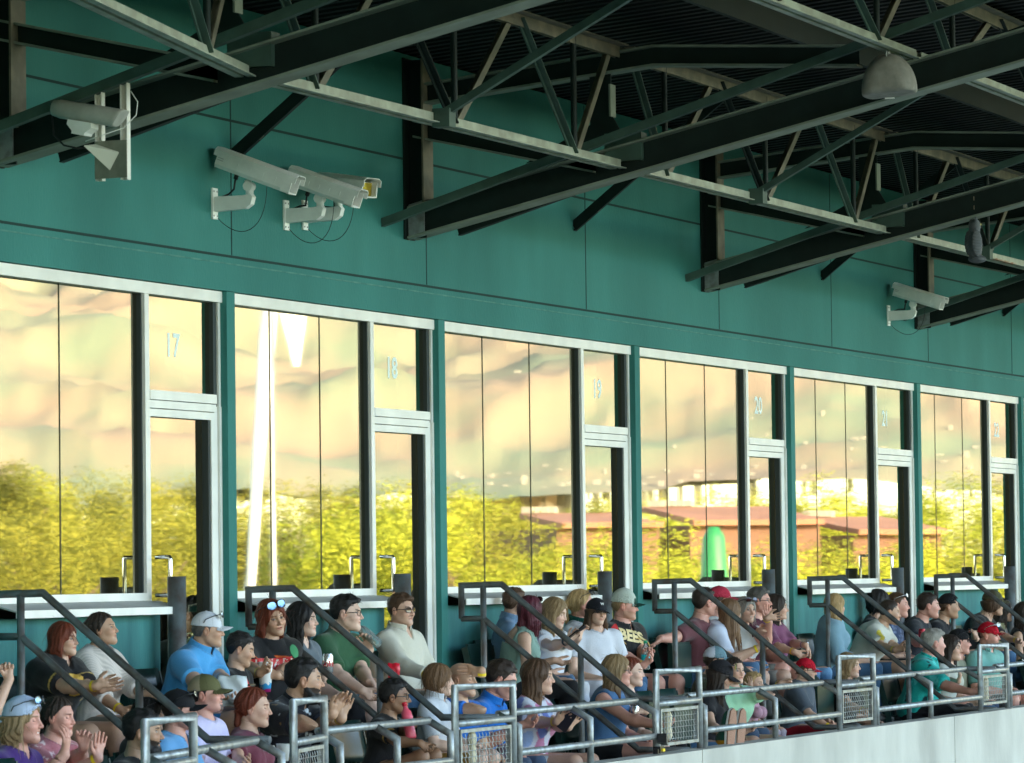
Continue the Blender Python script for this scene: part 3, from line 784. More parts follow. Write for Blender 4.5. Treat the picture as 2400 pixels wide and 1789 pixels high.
M_GALV = basic('galvanised steel', (.34, .37, .375), .42, metal=.45, bump=.12, bscale=80, vcol2=(.20, .195, .185), vscale=16, vlow=.32, vhigh=.6)
M_RAIL = basic('dull galvanised rail', (.135, .160, .170), .5, metal=.3, bump=.15, bscale=90, vcol2=(.095, .080, .072), vscale=10, vlow=.35, vhigh=.6)
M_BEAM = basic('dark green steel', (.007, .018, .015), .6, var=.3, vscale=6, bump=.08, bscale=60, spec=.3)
M_BEAMLIT = basic('bounce-lit green steel', (.26, .30, .25), .6, var=.25, vscale=5, bump=.08, bscale=60, spec=.3)  # paler beam steel: ground bounce light painted into the flange colour
M_TAN = basic('tan primer steel', (.20, .175, .125), .6, vcol2=(.12, .11, .08), vscale=8, bump=.1, bscale=60)
M_GREEN = basic('green painted tube', (.055, .105, .085), .55, var=.25, vscale=8)
M_RUST = basic('rusty steel', (.30, .12, .05), .8, vcol2=(.45, .38, .28), vscale=12)
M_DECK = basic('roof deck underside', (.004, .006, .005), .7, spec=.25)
M_SEAT = basic('dark green seat plastic', (.010, .040, .034), .33, var=.25, vscale=8, bump=.05, bscale=60)
M_CAMW = basic('camera housing white', (.86, .88, .85), .45, var=.10, vscale=10, bump=.04, bscale=50)
M_CAMG = basic('camera housing grey', (.50, .50, .45), .5, var=.25, vscale=9)
M_BLACK = basic('black cable', (.01, .01, .01), .5)
M_SHADE = basic('dark frame shade', (.02, .03, .03), .6)  # dark strips that paint side shade and reflections beside the frames
M_CHORD = basic('pale grey-green steel', (.42, .46, .37), .55, vscale=7, bump=.1, bscale=50, vcol2=(.29, .30, .24))
M_SEAM = basic('grey silicone seam', (.10, .10, .07), .6)
M_ROOM = basic('room interior', (.10, .085, .06), .9, var=.4, vscale=2)
M_DECAL = basic('pale door number', (.80, .92, .88), .6)

def glass_mat():
    m = bpy.data.materials.new('coated window glass'); m.use_nodes = True; t = m.node_tree; t.nodes.clear()
    out = N(t, 'ShaderNodeOutputMaterial'); mx = N(t, 'ShaderNodeMixShader'); gl = N(t, 'ShaderNodeBsdfGlossy'); tr = N(t, 'ShaderNodeBsdfTransparent')
    gl.inputs['Roughness'].default_value = .014; gl.inputs['Color'].default_value = (1, .95, .74, 1); tr.inputs['Color'].default_value = (.42, .44, .36, 1)
    mx.inputs[0].default_value = .5
    g = N(t, 'ShaderNodeNewGeometry'); bumps = None
    for sc, st, dist in ((.8, (1.0, 1, .5), .0006), (2.4, (1.5, 1, .6), .00008)):
        mp = N(t, 'ShaderNodeMapping'); mp.inputs['Scale'].default_value = st; t.links.new(g.outputs['Position'], mp.inputs[0])
        no = N(t, 'ShaderNodeTexNoise'); no.inputs['Scale'].default_value = sc; no.inputs['Detail'].default_value = 1.5; t.links.new(mp.outputs[0], no.inputs[0])
        bp = N(t, 'ShaderNodeBump'); bp.inputs['Strength'].default_value = 1; bp.inputs['Distance'].default_value = dist; t.links.new(no.outputs['Fac'], bp.inputs['Height'])
        if bumps: t.links.new(bumps.outputs[0], bp.inputs['Normal'])
        bumps = bp
    t.links.new(bumps.outputs[0], gl.inputs['Normal'])
    t.links.new(tr.outputs[0], mx.inputs[1]); t.links.new(gl.outputs[0], mx.inputs[2]); t.links.new(mx.outputs[0], out.inputs[0]); return m
M_GLASS = glass_mat()

# ---- the building: a long teal press-box wall with window bays and glass doors
FRAME_X = [20.2, 25.963, 32.06, 38.2, 44.35]
Lx = [20.16, 23.229, 26.577, 30.50, 34.39, 38.276, 42.10]      # right edge of each fin (bay starts)
Rx = [23.114, 26.463, 30.385, 34.275, 38.16, 41.985, 45.9]     # left edge of the next fin
Mx = [22.08, 25.39, 29.32, 33.20, 36.92, 40.86, 44.7]         # post between window and door
PANES = [(21.09,), (23.907, 24.669), (27.464, 28.372), (31.329, 32.271), (35.247, 36.136), (39.045, 40.02), (42.9, 43.8)]
ZT, ZD, ZS = 2.83, 2.12, .945
bld = thing('stadium_building', 'long dark teal press box building with tall gold mirrored window bays and glass doors', 'building', (30, .3, 0))
def bpart(ob, par=None): ob.parent = par or bld; ob.matrix_parent_inverse = Matrix.Identity(4) if par else Matrix.Translation((30, .3, 0)).inverted(); return ob
X0, X1 = -34.0, 58.0
mb = MB(); mb.box(X0, X1, 0, .35, ZT, 4.60)
mb.box(X0, Lx[0] - .115, 0, .35, 0, ZT); mb.box(Rx[-1], X1, 0, .35, 0, ZT)
wall = bpart(mb.build('upper_wall', M_TEAL))
for i, x in enumerate([Lx[0] - .115] + Rx):
    if i == len(Rx): continue
    bpart(MB().box(x if i else x, (Lx[i]), 0.0, .30, 0, ZT - .003).build('pier', M_TEAL))
mb = MB()
for i in range(7): mb.box(Lx[i], Mx[i] + .09, 0.001, .30, -.75, .860)
bpart(mb.build('low_wall', M_TEALLOW))
bpart(MB().box(X0, X1, .002, .30, -.9, -.004).build('base_wall', M_TEALLOW))
# recessed joints, drawn as thin strips of sealant 2 mm proud
mb = MB(); J0 = 23.23
for z in (3.045, 3.885): mb.box(X0, X1, -.002, .01, z - .008, z + .008)
for k in range(-4, 8):
    x = 23.19 + 3.075 * k; mb.box(x - .006, x + .006, -.0025, .01, 3.055, 4.59)
for k in range(-2, 5): x = 24.5 + 6.15 * k
bpart(mb.build('panel_joint', M_JOINT), wall)
mb = MB(); mb.box(X0, X1, -.0035, .01, 2.995, 3.004); bpart(mb.build('drip_stain', basic('pale drip line', (.10, .26, .22), .8, vcol2=(.04, .18, .16), vscale=8)), wall)
GY = .082
NUMS = ['17', '18', '19', '20', '21', '22', '23']
def text_mesh(body, size, mat, name, M, parent=None, extrude=.0006, bold=0):
    cu = bpy.data.curves.new(name, 'FONT'); cu.body = body; cu.size = size; cu.extrude = extrude; cu.align_x = 'CENTER'; cu.align_y = 'CENTER'; cu.offset = bold; cu.resolution_u = 3
    ob = bpy.data.objects.new(name, cu); COL.objects.link(ob); bpy.context.view_layer.update()
    me = bpy.data.meshes.new_from_object(ob.evaluated_get(bpy.context.evaluated_depsgraph_get())); bpy.data.objects.remove(ob)
    me.transform(M); me.materials.clear(); return link(name, me, mat, parent)
FLAT = Matrix.Rotation(rad(90), 4, 'X')      # text standing in the wall plane, facing the field
for i in range(7):
    L, M_, R = Lx[i], Mx[i], Rx[i]
    fr = bpart(MB().box(L, R, .030, .10, ZT - .072, ZT - .004).box(L, M_, .030, .12, ZS, ZS + .045).box(M_, M_ + .058, .040, .13, ZS, ZT - .072)
               .box(R - .030, R, .045, .12, ZD, ZT - .072).box(L, L + .035, .04, .12, ZS + .045, ZT - .072).box(M_ + .058, R - .075, .035, .13, ZD + .015, ZD + .070)
               .box(R - .028, R - .001, .040, .12, 0, ZD).box(R - .075, R - .033, .055, .12, 0, ZD)
               .box(M_ + .062, R - .075, .042, .10, ZD - .035, ZD + .010).build('window_frame', M_ALU, bevel=.003))
    bpart(MB().box(R - .075, R - .0305, .058, .12, ZD, ZT - .072).build('gasket_shade', M_SHADE), fr)  # dark strip added for the shaded jamb side and its mirror image
    bpart(MB().box(M_ - .016, M_ - .001, .060, .10, ZS + .045, ZT - .073).build('gasket_shade', M_SHADE), fr)  # mullion side shade as a dark strip, with its rubber lines
    w = bpart(MB().box(L + .035, M_, GY + .004, GY + .010, ZS + .045, ZT - .072).build('window', M_GLASS))
    xs = [L + .035] + list(PANES[i]) + [M_]
    for x in PANES[i]: bpart(MB().box(x - .0022, x + .0022, GY - .0005, GY + .003, ZS + .045, ZT - .072).build('glass_joint', M_SEAM), w)
    bpart(MB().box(M_ + .062, R - .075, GY + .004, GY + .010, ZD + .070, ZT - .072).build('transom_pane', M_GLASS))
    dx0, dx1 = M_ + .068, R - .080
    door = bpart(MB().box(dx0, dx0 + .018, .052, .095, .02, ZD - .04).box(dx1 - .045, dx1, .052, .095, .02, ZD - .04).box(dx0 + .018, dx1 - .045, .052, .095, ZD - .085, ZD - .04).box(dx0 + .018, dx1 - .045, .052, .095, .02, .18).build('door', M_ALU, bevel=.003))
    bpart(MB().box(dx0 + .018, dx1 - .045, .104, .110, .18, ZD - .085).build('door_pane', M_GLASS), door)
    hx = dx0 + .03
    bpart(MB().box(dx1 - .072, dx1 - .0455, .060, .103, .18, ZD - .086).build('jamb_reflection', M_SHADE), door)  # added dark band standing in for the jamb's reflection in the pane
    bpart(MB().tube([(hx, .03, 1.20), (hx, -.06, 1.20), (hx, -.065, 1.19), (hx, -.065, .985), (hx, -.06, .975), (hx, .03, .975)], .0125, 10).build('handle', M_CHROME), door)
    text_mesh(NUMS[i], .20, M_DECAL, 'door_number', Matrix.Translation((M_ + .455, GY + .0033, 2.465)) @ FLAT, None, bold=.004)
    # sill: sloping metal cap with a bright fascia
    s = MB(); s.poly_prism([(L + .01, .012, ZS - .002), (L + .01, -.13, .905), (L + .01, -.13, .868), (L + .01, -.126, .868), (L + .01, -.126, .898), (L + .01, .012, ZS - .012)], (M_ + .09 - L, 0, 0))
    bpart(s.build('window_sill', M_ALUG)); bpart(MB().box(L + .01, M_ + .102, -.134, -.1305, .865, .908).build('sill_fascia', M_ALU))
for o in list(bpy.data.objects):
    if o.name.startswith('door_number'): bpart(o)
# rooms behind the glass
mb = MB(); mb.box(X0, X1, 3.6, 3.7, -.01, 3.4); mb.box(X0, X1, .31, 3.6, -.02, -.005); mb.box(X0, X1, .36, 3.6, 3.3, 3.4)
for x in Rx + [Lx[0] - .1]: mb.box(x - .02, x + .12, .31, 3.6, 0, 3.3)
bpart(mb.build('room', M_ROOM))
bpart(MB().box(X0, X1, .3, 3.7, 3.45, 4.6).build('attic', M_ROOM))

# steel posts by the doors
pp = None
for i, x in enumerate([22.12, 25.48, 29.30, 33.19, 36.97, 40.90]):
    if pp is None:
        pp = MB().tube([(0, 0, -.35), (0, 0, 1.085)], .055, 24).build('steel_post', M_RAIL)
        o = pp
    else: o = pp.copy(); COL.objects.link(o)
    o.location = (x, -.135, 0)
    tag(o, 'thick round grey steel post in front of the glass door marked %s' % (NUMS[i] if i < 4 else ['21', '22'][i - 4]), 'post', 'steel posts beside the doors')

# ================================================================== THE CANOPY
roof = thing('canopy_roof', 'dark steel canopy roof with sloping beams, joists and a corrugated deck over the seats', 'roof', (30, -3, 4.6))
RX = Matrix.Identity(4)
def rpart(ob, par=None): ob.parent = par or roof; ob.matrix_parent_inverse = Matrix.Identity(4) if par else Matrix.Translation((30, -3, 4.6)).inverted() @ RX; return ob
def deckz(y): return 4.62 + .085 * (-y)
# corrugated deck, ribs run out from the wall
bm = bmesh.new(); prev = None; per = .152; yo = -12.5  # overhang lengthened out of view to shade the upper wall
prof = [(0, 0), (.045, 0), (.065, .038), (.110, .038), (.130, 0)]
x = -34.0
pts = []
while x < 58:
    for dx, dz in prof: pts.append((x + dx, dz))
    x += per
row0 = [bm.verts.new((px, .32, deckz(.32) + dz)) for px, dz in pts]; row1 = [bm.verts.new((px, yo, deckz(yo) + dz)) for px, dz in pts]
for a in range(len(pts) - 1): bm.faces.new((row0[a], row0[a + 1], row1[a + 1], row1[a]))
up0 = bm.verts.new((-34, .32, deckz(.32) + .16)); up1 = bm.verts.new((pts[-1][0], .32, deckz(.32) + .16)); up2 = bm.verts.new((pts[-1][0], yo, deckz(yo) + .16)); up3 = bm.verts.new((-34, yo, deckz(yo) + .16))
bm.faces.new((up0, up1, up2, up3))
me = bpy.data.meshes.new('roof_deck'); bm.to_mesh(me); bm.free(); rpart(link('roof_deck', me, M_DECK))
def ibeam(x, pts, depth, fw, name, par=None, cap=True):
    """I-beam in the plane X = x along the (y, z) bottom line pts"""
    w = MB(); tf = .014
    poly = [(x - .005, y, z + tf) for y, z in pts] + [(x - .005, y, z + depth - tf) for y, z in pts[::-1]]
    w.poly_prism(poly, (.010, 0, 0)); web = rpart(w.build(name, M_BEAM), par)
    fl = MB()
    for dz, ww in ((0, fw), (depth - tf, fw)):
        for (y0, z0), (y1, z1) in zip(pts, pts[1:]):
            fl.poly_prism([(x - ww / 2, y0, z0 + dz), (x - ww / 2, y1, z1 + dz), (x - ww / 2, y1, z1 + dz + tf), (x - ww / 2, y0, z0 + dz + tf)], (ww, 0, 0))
    rpart(fl.build('flange', M_BEAMLIT), web if par is None else web); return web
sl = .290
def bz(y): return 3.335 + sl * (-y)
for x in [-16.4, -10.3, -4.2, 1.9, 8.0, 14.1] + FRAME_X + [50.5]:
    b = ibeam(x, [(-.03, bz(-.03)), (-12.2, bz(-8.2) + .35)], .215, .19, 'sloping_beam')
    # wall column: web plate, dark outer flange and tan face
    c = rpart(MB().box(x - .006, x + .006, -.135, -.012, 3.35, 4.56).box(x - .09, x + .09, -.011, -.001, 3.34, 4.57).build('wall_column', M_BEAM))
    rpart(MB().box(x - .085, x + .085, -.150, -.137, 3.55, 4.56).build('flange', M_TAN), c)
    rpart(MB().poly_prism([(x - .05, -.136, bz(-.1) + .0), (x - .05, -.136, bz(-.1) + .24), (x - .05, -.02, bz(0) + .24), (x - .05, -.02, bz(0))], (.012, 0, 0)).build('gusset', M_GALV), c)
    ibeam(x, [(-.06, 4.03), (-1.36, 3.73)], .118, .11, 'tie_beam')
    ibeam(x, [(-.152, 4.255), (-.95, 4.335), (-1.79, 4.418), (-3.20, 4.335)], .140, .13, 'upper_girder')
    rpart(MB().box(x - .006, x + .006, -1.475, -1.325, 4.02, 4.42).poly_prism([(x - .0062, -.86, 3.82), (x - .0062, -1.32, 4.052), (x - .0062, -1.485, 4.10), (x - .0062, -1.56, 3.97)], (.0124, 0, 0)).build('hanger_post', M_BEAM))
    rpart(MB().box(x - .05, x + .05, -1.488, -1.476, 4.10, 4.315).build('post_flange', M_BEAMLIT))
    rpart(MB().box(x - .05, x + .06, -1.70, -1.44, bz(-1.55) + .015, bz(-1.55) + .20).build('joist_seat', M_GREEN))
    # angle struts alongside the beam, from the wall outwards
    for xx, y0 in ((x - .463, -.002), (x + .297, -.24)):
        za = 3.425 + .300 * (-y0) if xx < x else 3.34 + .288 * (-y0); s2 = .299 if xx < x else .288
        rpart(MB().bar((xx, y0, za), (xx, -8.1, za + s2 * (8.1 + y0)), .008, .055).bar((xx + .024, y0, za - .024), (xx + .024, -8.1, za - .024 + s2 * (8.1 + y0)), .055, .007).build('angle_strut', M_BEAM if xx > x else M_GREEN))
    # stub plates above the outer part of the beam
    rpart(MB().box(x - .04, x + .04, -4.5, -4.36, bz(-4.4) + .21, deckz(-4.4)).build('stub_post', M_BEAM))
# braces from the wall up to the roof
for x in (17.1, 23.19, 29.09, 35.2, 41.3):
    rpart(MB().bar((x, -.002, 3.66), (x, -1.30, 4.66), .010, .075).bar((x + .03, -.002, 3.63), (x + .03, -1.30, 4.63), .06, .008).build('knee_brace', M_BEAM))
    rpart(MB().bar((x + .034, -.18, 3.765), (x + .034, -.21, 3.788), .004, .012).build('brace_slot', M_BEAMLIT))
# joists: bottom chord of two angles, top chord, tubes and angles between
def joist(x0, x1, y, zb, zt, rust=False):
    n = 3; a = .87; step = (x1 - x0 - 2 * a) / 2
    j = rpart(MB().box(x0 + .06, x1 - .06, y - .058, y - .012, zb, zb + .007).box(x0 + .06, x1 - .06, y - .0195, y - .0125, zb + .007, zb + .062).box(x0 + .06, x1 - .06, y + .012, y + .058, zb, zb + .007).box(x0 + .06, x1 - .06, y + .0125, y + .0195, zb + .007, zb + .062).build('roof_joist', M_CHORD))
    rpart(MB().box(x0 + .05, x1 - .05, y - .085, y - .012, zt, zt + .008).box(x0 + .05, x1 - .05, y - .0190, y - .0120, zt - .075, zt).box(x0 + .05, x1 - .05, y + .012, y + .085, zt, zt + .008).box(x0 + .05, x1 - .05, y + .0120, y + .0190, zt - .075, zt).build('top_chord', M_TAN), j)
    bots = [x0 + a, x0 + a + step, x0 + a + 2 * step]; tops = [x0 + .12, x0 + a + step / 2, x0 + a + 1.5 * step, x1 - .12]
    for k, bx_ in enumerate(bots):
        rpart(MB().tube([(bx_, y, zb + .03), (bx_, y, zb + .10), (bx_, y, zt - .08), (bx_, y, zt - .02)], .021, 10).build('web_tube', M_BEAM), j)
        rpart(MB().bar((bx_ - .04, y, zb + .03), (tops[k] + .05, y, zt - .02), .05, .010, (0, 1, 0)).bar((bx_ - .04, y - .022, zb + .03), (tops[k] + .05, y - .022, zt - .02), .008, .045, (0, 1, 0)).build('web_angle', M_GREEN if k != 1 else M_BEAM), j)
        rpart(MB().bar((bx_ + .04, y, zb + .03), (tops[k + 1] - .05, y, zt - .02), .052, .010, (0, 1, 0)).bar((bx_ + .04, y + .02, zb + .03), (tops[k + 1] - .05, y + .02, zt - .02), .008, .045, (0, 1, 0)).build('web_angle', M_TAN if k != 2 else M_TAN), j)
    if rust:
        rpart(MB().box(x0 + 3.05, x0 + 3.75, y - .0715, y - .0705, zb - .001, zb + .008).box(x0 + 3.0, x0 + 3.8, y - .071, y - .02, zb - .003, zb - .001).build('rust_patch', M_RUST), j)
allx = [8.0, 14.1] + FRAME_X + [50.5, 56.6]
for i in range(len(allx) - 1):
    # left of the first frame the grandstand turns by 11 degrees
    _rot = lambda y: Matrix.Translation((20.2, y, 0)) @ Matrix.Rotation(rad(11.4), 4, 'Z') @ Matrix.Translation((-20.2, -y, 0)) if i == 1 else Matrix.Identity(4)
    if i == 0: continue
    RX = _rot(-1.54)
    joist(allx[i], allx[i + 1], -1.54, 3.745, 4.56, rust=abs(allx[i] - 32.06) < .1)
    RX = _rot(-3.58)
    joist(allx[i], allx[i + 1], -3.58, 4.355, 4.88)
    RX = _rot(-5.6)
    joist(allx[i], allx[i + 1], -5.6, 4.94, 5.06)
RX = Matrix.Identity(4)
for x, xb in ( (22.76, 0), (28.63, 0), (34.8, 0), (41, 0)):
    rpart(MB().bar((x, -1.60, 3.80), (x, -3.55, 4.83), .045, .045).box(x - .05, x + .05, -1.66, -1.55, 3.72, 3.83).build('long_brace', M_GREEN))
# purlin girders that carry the deck near the wall top and further out
rpart(MB().box(14, 56, -2.62, -2.58, 4.60, 4.80).build('edge_girder', M_BEAM))

# ================================================================== TERRACES, FRONT WALL, GROUND
ZA, ZB = -.27, -.60
def struct(name, ob, kind='structure'): tag(ob, kind=kind); return ob
st = MB()
st.box(X0, X1, -.86, .0, -1.2, ZA); st.box(X0, X1, -1.86, -.862, -1.2, ZB)
struct('', st.build('seating_terrace', M_CONCD))
curb = thing('parapet_wall', 'pale grey concrete parapet wall along the front of the seating rows', 'wall', (30, -1.95, -1))
def cpart(ob): ob.parent = curb; ob.matrix_parent_inverse = Matrix.Translation((30, -1.95, -1)).inverted(); return ob
xs = [20.22, 26.02, 32.08, 38.2, 44.3, X1]
mb = MB(); _a = rad(11); mb.box(-12, -.01, -.10, .06, -4.4, -.095, Matrix.Translation((20.23, -1.93, 0)) @ Matrix.Rotation(_a, 4, 'Z')); cpart(mb.build('wall_panel', M_CONC, bevel=.008))
tag(MB().poly_prism([(8.5, -4.1, -1.2), (20.2, -1.86, -1.2), (8.5, -1.86, -1.2)], (0, 0, .598)).build('terrace_floor', M_CONCD), kind='structure')
for a, b in zip(xs, xs[1:]): cpart(MB().box(a + .007, b - .007, -2.03, -1.87, -4.4, -.095).build('wall_panel', M_CONC, bevel=.008))
cpart(MB().box(20.3, X1, -2.0, -1.9, -4.3, -.12).build('joint_filler', M_BLACK))
# aisle steps from the doors down to the front wall
RAILX = [19.72, 22.88, 26.24, 30.10, 33.98, 37.86, 41.7]
for i, x in enumerate(RAILX):
    g = MB(); n = 4
    g.box(x - .98, x - .06, -.50, -.002, ZA + .001, -.004)
    g.box(x - .98, x - .06, -.75, -.501, ZA + .001, -.14)
    g.box(x - .98, x - .06, -1.12, -.864, ZB + .001, -.43)
    tag(g.build('aisle_steps', M_CONCD), 'concrete aisle steps leading down from the glass door marked %s' % ['16', '17', '18', '19', '20', '21', '22'][i], 'steps', 'aisle steps')
ground = struct('', MB().box(-3000, 9000, -9000, 600, -9.2, -9.0).build('field', basic('mown grass', (.055, .085, .02), .9, vcol2=(.04, .06, .018), vscale=.05)))
lw = MB(); lw.poly_prism([(X0 - 30, -2.04, -4.2), (X0 - 30, -15, -8.3), (X0 - 30, -15, -8.99), (X0 - 30, -2.04, -8.99)], (120, 0, 0)); struct('', lw.build('lower_terrace', M_CONCD))
# ================================================================== WHAT THE WINDOWS REFLECT: trees, buildings and the mountain across the field
def refl(px, py, R, Yg=.074):
    h = at(px, py, Yg); d = ray(px, py); d = d / np.linalg.norm(d); d[1] = -d[1]; return h + d * (R / np.hypot(d[0], d[1]))
rng = np.random.default_rng(5)
def leaf_mat(name, c1, c2):
    return basic(name, c1, .8, vcol2=c2, vscale=.35, vlow=.35, vhigh=.65, spec=.2)
M_LEAF = [leaf_mat('yellow green leaves', (.36, .38, .035), (.17, .21, .025)), leaf_mat('olive leaves', (.26, .25, .035), (.12, .13, .02)), leaf_mat('dark leaves', (.15, .16, .03), (.07, .08, .015))]
M_BARK = basic('bark', (.12, .085, .06), .9)
def tree_meshes(seed, h, w, n=20000, conic=False):
    r = np.random.default_rng(seed); clumps = []
    for k in range(26):
        t = r.uniform(.22, 1); rr = w / 2 * (1.1 - t if conic else math.sin(math.pi * min(1, t * .85 + .12)) ** .7)
        a = r.uniform(0, 6.28); q = r.uniform(.2, 1) ** .6; clumps.append((math.cos(a) * rr * q, math.sin(a) * rr * q, t * h * .93, r.uniform(.10, .2) * w))
    per = n // len(clumps); V = []; Fc = []
    for cx, cy, cz, cr in clumps:
        d = r.normal(size=(per, 3)); d /= np.linalg.norm(d, axis=1)[:, None]; p = d * cr * (r.uniform(.55, 1.05, (per, 1))) + (cx, cy, cz); s = .075
        u = r.normal(size=(per, 3)); u /= np.linalg.norm(u, axis=1)[:, None]; v = np.cross(u, d + .6 * r.normal(size=(per, 3))); v /= np.linalg.norm(v, axis=1)[:, None] + 1e-6
        q = np.stack([p - u * s, p - v * s * .6, p + u * s, p + v * s * .6], 1).reshape(-1, 3); b = len(V) * per * 4 if False else sum(len(x) for x in V); V.append(q); Fc.append(np.arange(per * 4).reshape(-1, 4) + b)
    me = mesh_np('crown', np.concatenate(V), np.concatenate(Fc))
    tb = MB(); tb.tube([(0, 0, 0), (.1, 0, h * .3), (0, .1, h * .75)], w * .035, 8, r1=w * .01)
    for k in range(5):
        a = k * 1.3; tb.tube([(0, 0, h * (.25 + .08 * k)), (math.cos(a) * w * .3, math.sin(a) * w * .3, h * (.5 + .08 * k))], w * .015, 6, r1=.03)
    return me, tb
protos = []
for sd_, h, w, con, mt in ((1, 14, 10, 0, 0), (2, 13, 12, 0, 1), (3, 17, 7, 1, 2), (4, 12, 11, 0, 0)):
    me, tb = tree_meshes(sd_, h, w, conic=con); root = thing('leafy_tree', 'x', 'tree')
    link('crown', me, M_LEAF[mt], root); tb.build('trunk', M_BARK, root); protos.append((root, h))
used = [0] * 4
def put_tree(k, x, y, zt, label):
    root, h = protos[k]
    if used[k]: root = copy_tree(root)
    used[k] = 1; s = max(.5, (zt + 9) / h); root.location = (x, y, -9); root.scale = (s,) * 3; root.rotation_euler = (0, 0, rng.uniform(0, 6)); tag(root, label, 'tree', 'trees across the field')
TL = 'leafy green tree standing across the field opposite the grandstand'
for px in range(-40, 2440, 62):          # far belt
    R = rng.uniform(215, 250); top = (1152 if px < 900 else 1162) + rng.uniform(-38, 42) - (60 if px < 60 else 0)
    p = refl(px, top, R); put_tree(int(rng.choice([1, 1, 0, 2])) if px < 1000 else int(rng.choice([0, 0, 3, 1])), p[0], p[1], p[2], TL)
for px in range(-40, 2440, 88):          # nearer, lower, brighter belt
    R = rng.uniform(120, 165); top = (1275 if px > 1150 else 1200) + rng.uniform(-25, 35)
    p = refl(px, top, R); put_tree(int(rng.choice([0, 3, 1] if px > 750 else [1, 2, 1])), p[0], p[1], p[2], TL)
for px, tp in ((20, 1060), (70, 1120), (255, 1135), (1385, 1150), (1850, 1160)):
    p = refl(px, tp, 205); put_tree(2, p[0], p[1], p[2], 'tall dark conical tree rising above the tree belt across the field')
# the long terracotta-roofed building
M_TERRA = basic('terracotta roof', (.34, .15, .09), .8, var=.2, vscale=.3); M_BRICK = basic('brown brick', (.16, .085, .06), .9); M_WH = basic('white render', (.30, .29, .26), .8)
for n_, (pa, pb, yt, ye, yb) in enumerate(((1212, 1440, 1203, 1228, 1256), (1503, 1800, 1188, 1222, 1250), (1868, 2070, 1212, 1244, 1275))):
    t = thing('terracotta_building', ['long low building with a terracotta roof beyond the left of the outfield', 'middle terracotta roofed building beyond the outfield with white parapet', 'terracotta roofed building furthest to the right beyond the outfield'][n_], 'building')
    a = refl(pa, yt, 205); b = refl(pb, yt - 18, 205); ea = refl(pa, ye, 200)[2]; q = Vector((b[0] - a[0], b[1] - a[1], 0)); nrm = Vector((-q.y, q.x, 0)).normalized() * 8
    if nrm.dot(Vector((-1, .4, 0))) < 0: nrm = -nrm
    a = Vector(a); b = Vector(b); b.z = a.z
    MB().poly_prism([a, b, b + nrm - Vector((0, 0, a.z - ea)), a + nrm - Vector((0, 0, a.z - ea))], (0, 0, -.3)).build('roof', M_TERRA, t)
    w = [Vector((p.x, p.y, -9)) for p in (a - nrm, b - nrm, b + nrm * .9, a + nrm * .9)]; MB().poly_prism(w, (0, 0, ea + 8.7)).build('wall', M_BRICK, t)
    m_ = MB()
    for k in range(5): p = a.lerp(b, .12 + .06 * k); m_.box(p.x - .35, p.x + .35, p.y - .35, p.y + .35, a.z, a.z + .35)
    m_.build('roof_unit', M_WH, t)
# white leaning mast, flagpole, banner, green wind dancer
def thing_mesh(ob, label, cat, group=None): return tag(ob, label, cat, group)
a, b = refl(588, 1400, 60), refl(640, 700, 60)
M_WHB = basic('bright white fabric', (.55, .55, .54), .6)
thing_mesh(MB().tube([a - np.array([0, 0, 9]), a, b], .10, 12, r1=.16).build('leaning_mast', M_WHB), 'thick white leaning mast standing on the field in front of the trees', 'mast')
c = refl(642, 700, 58); thing_mesh(MB().tube([(c[0], c[1], -9), tuple(c + np.array([0, 0, 2]))], .035, 10).build('flagpole', M_WHB), 'thin white flagpole standing beside the leaning mast', 'flagpole')
p1, p2, p3 = refl(650, 690, 57), refl(712, 700, 57), refl(690, 860, 57)
thing_mesh(MB().poly_prism([p1, p2, p3], (.05, .1, 0)).build('pennant', M_WHB), 'white triangular pennant hanging from the flagpole', 'pennant')
g0, g1 = refl(1675, 1235, 80), refl(1675, 1400, 80)
thing_mesh(MB().lathe([(.42, -9), (.40, g1[2]), (.30, g0[2] - .3), (.12, g0[2])], (g0[0], g0[1], 0), 20).build('inflatable_tube', basic('green vinyl', (.02, .20, .07), .5)), 'tall bright green inflatable tube standing at the field edge', 'inflatable')
# the mountain
nx, ny = 420, 150
az = np.radians(np.linspace(-44, -6, nx)); dist = np.linspace(4600, 9500, ny)
A, D = np.meshgrid(az, dist, indexing='ij'); X_ = 30 + D * np.cos(A); Y_ = D * np.sin(A)
def noise2(x, y, seed):
    r = np.random.default_rng(seed); v = 0
    for k in range(8):
        a = r.uniform(0, 6.28); v = v + np.sin((x * math.cos(a) + y * math.sin(a)) + r.uniform(0, 6.28) + 1.3 * np.sin((x * math.sin(a) - y * math.cos(a)) * .7 + r.uniform(0, 6)))
    return v / 8
h = np.zeros_like(A); t = np.clip((D - 4600) / 3800, 0, 1)
h = 40 + 1150 * t ** 1.25 * (D < 8500) * 1.0
ridge = sum((1 - np.abs(noise2(X_ * f / 1000, Y_ * f / 1000, s)) * 2) * amp for f, s, amp in ((2.2, 1, 170), (5, 2, 170), (11, 3, 120), (24, 4, 60), (50, 5, 26)))
h = h + ridge * (.15 + t)
V = np.stack([X_, Y_, h], -1).reshape(-1, 3); ii = np.arange(nx * ny).reshape(nx, ny)
F = np.stack([ii[:-1, :-1], ii[1:, :-1], ii[1:, 1:], ii[:-1, 1:]], -1).reshape(-1, 4)
M_MT = basic('hazed rock and scrub', (.27, .205, .150), .95, vcol2=(.170, .205, .145), vscale=.0036, detail=8, vlow=.42, vhigh=.60)  # rock and scrub colours kept pale and close in place of haze
m_ = mesh_np('mountain', V, F); tag(link('mountain', m_, M_MT), kind='structure')
tw = MB()
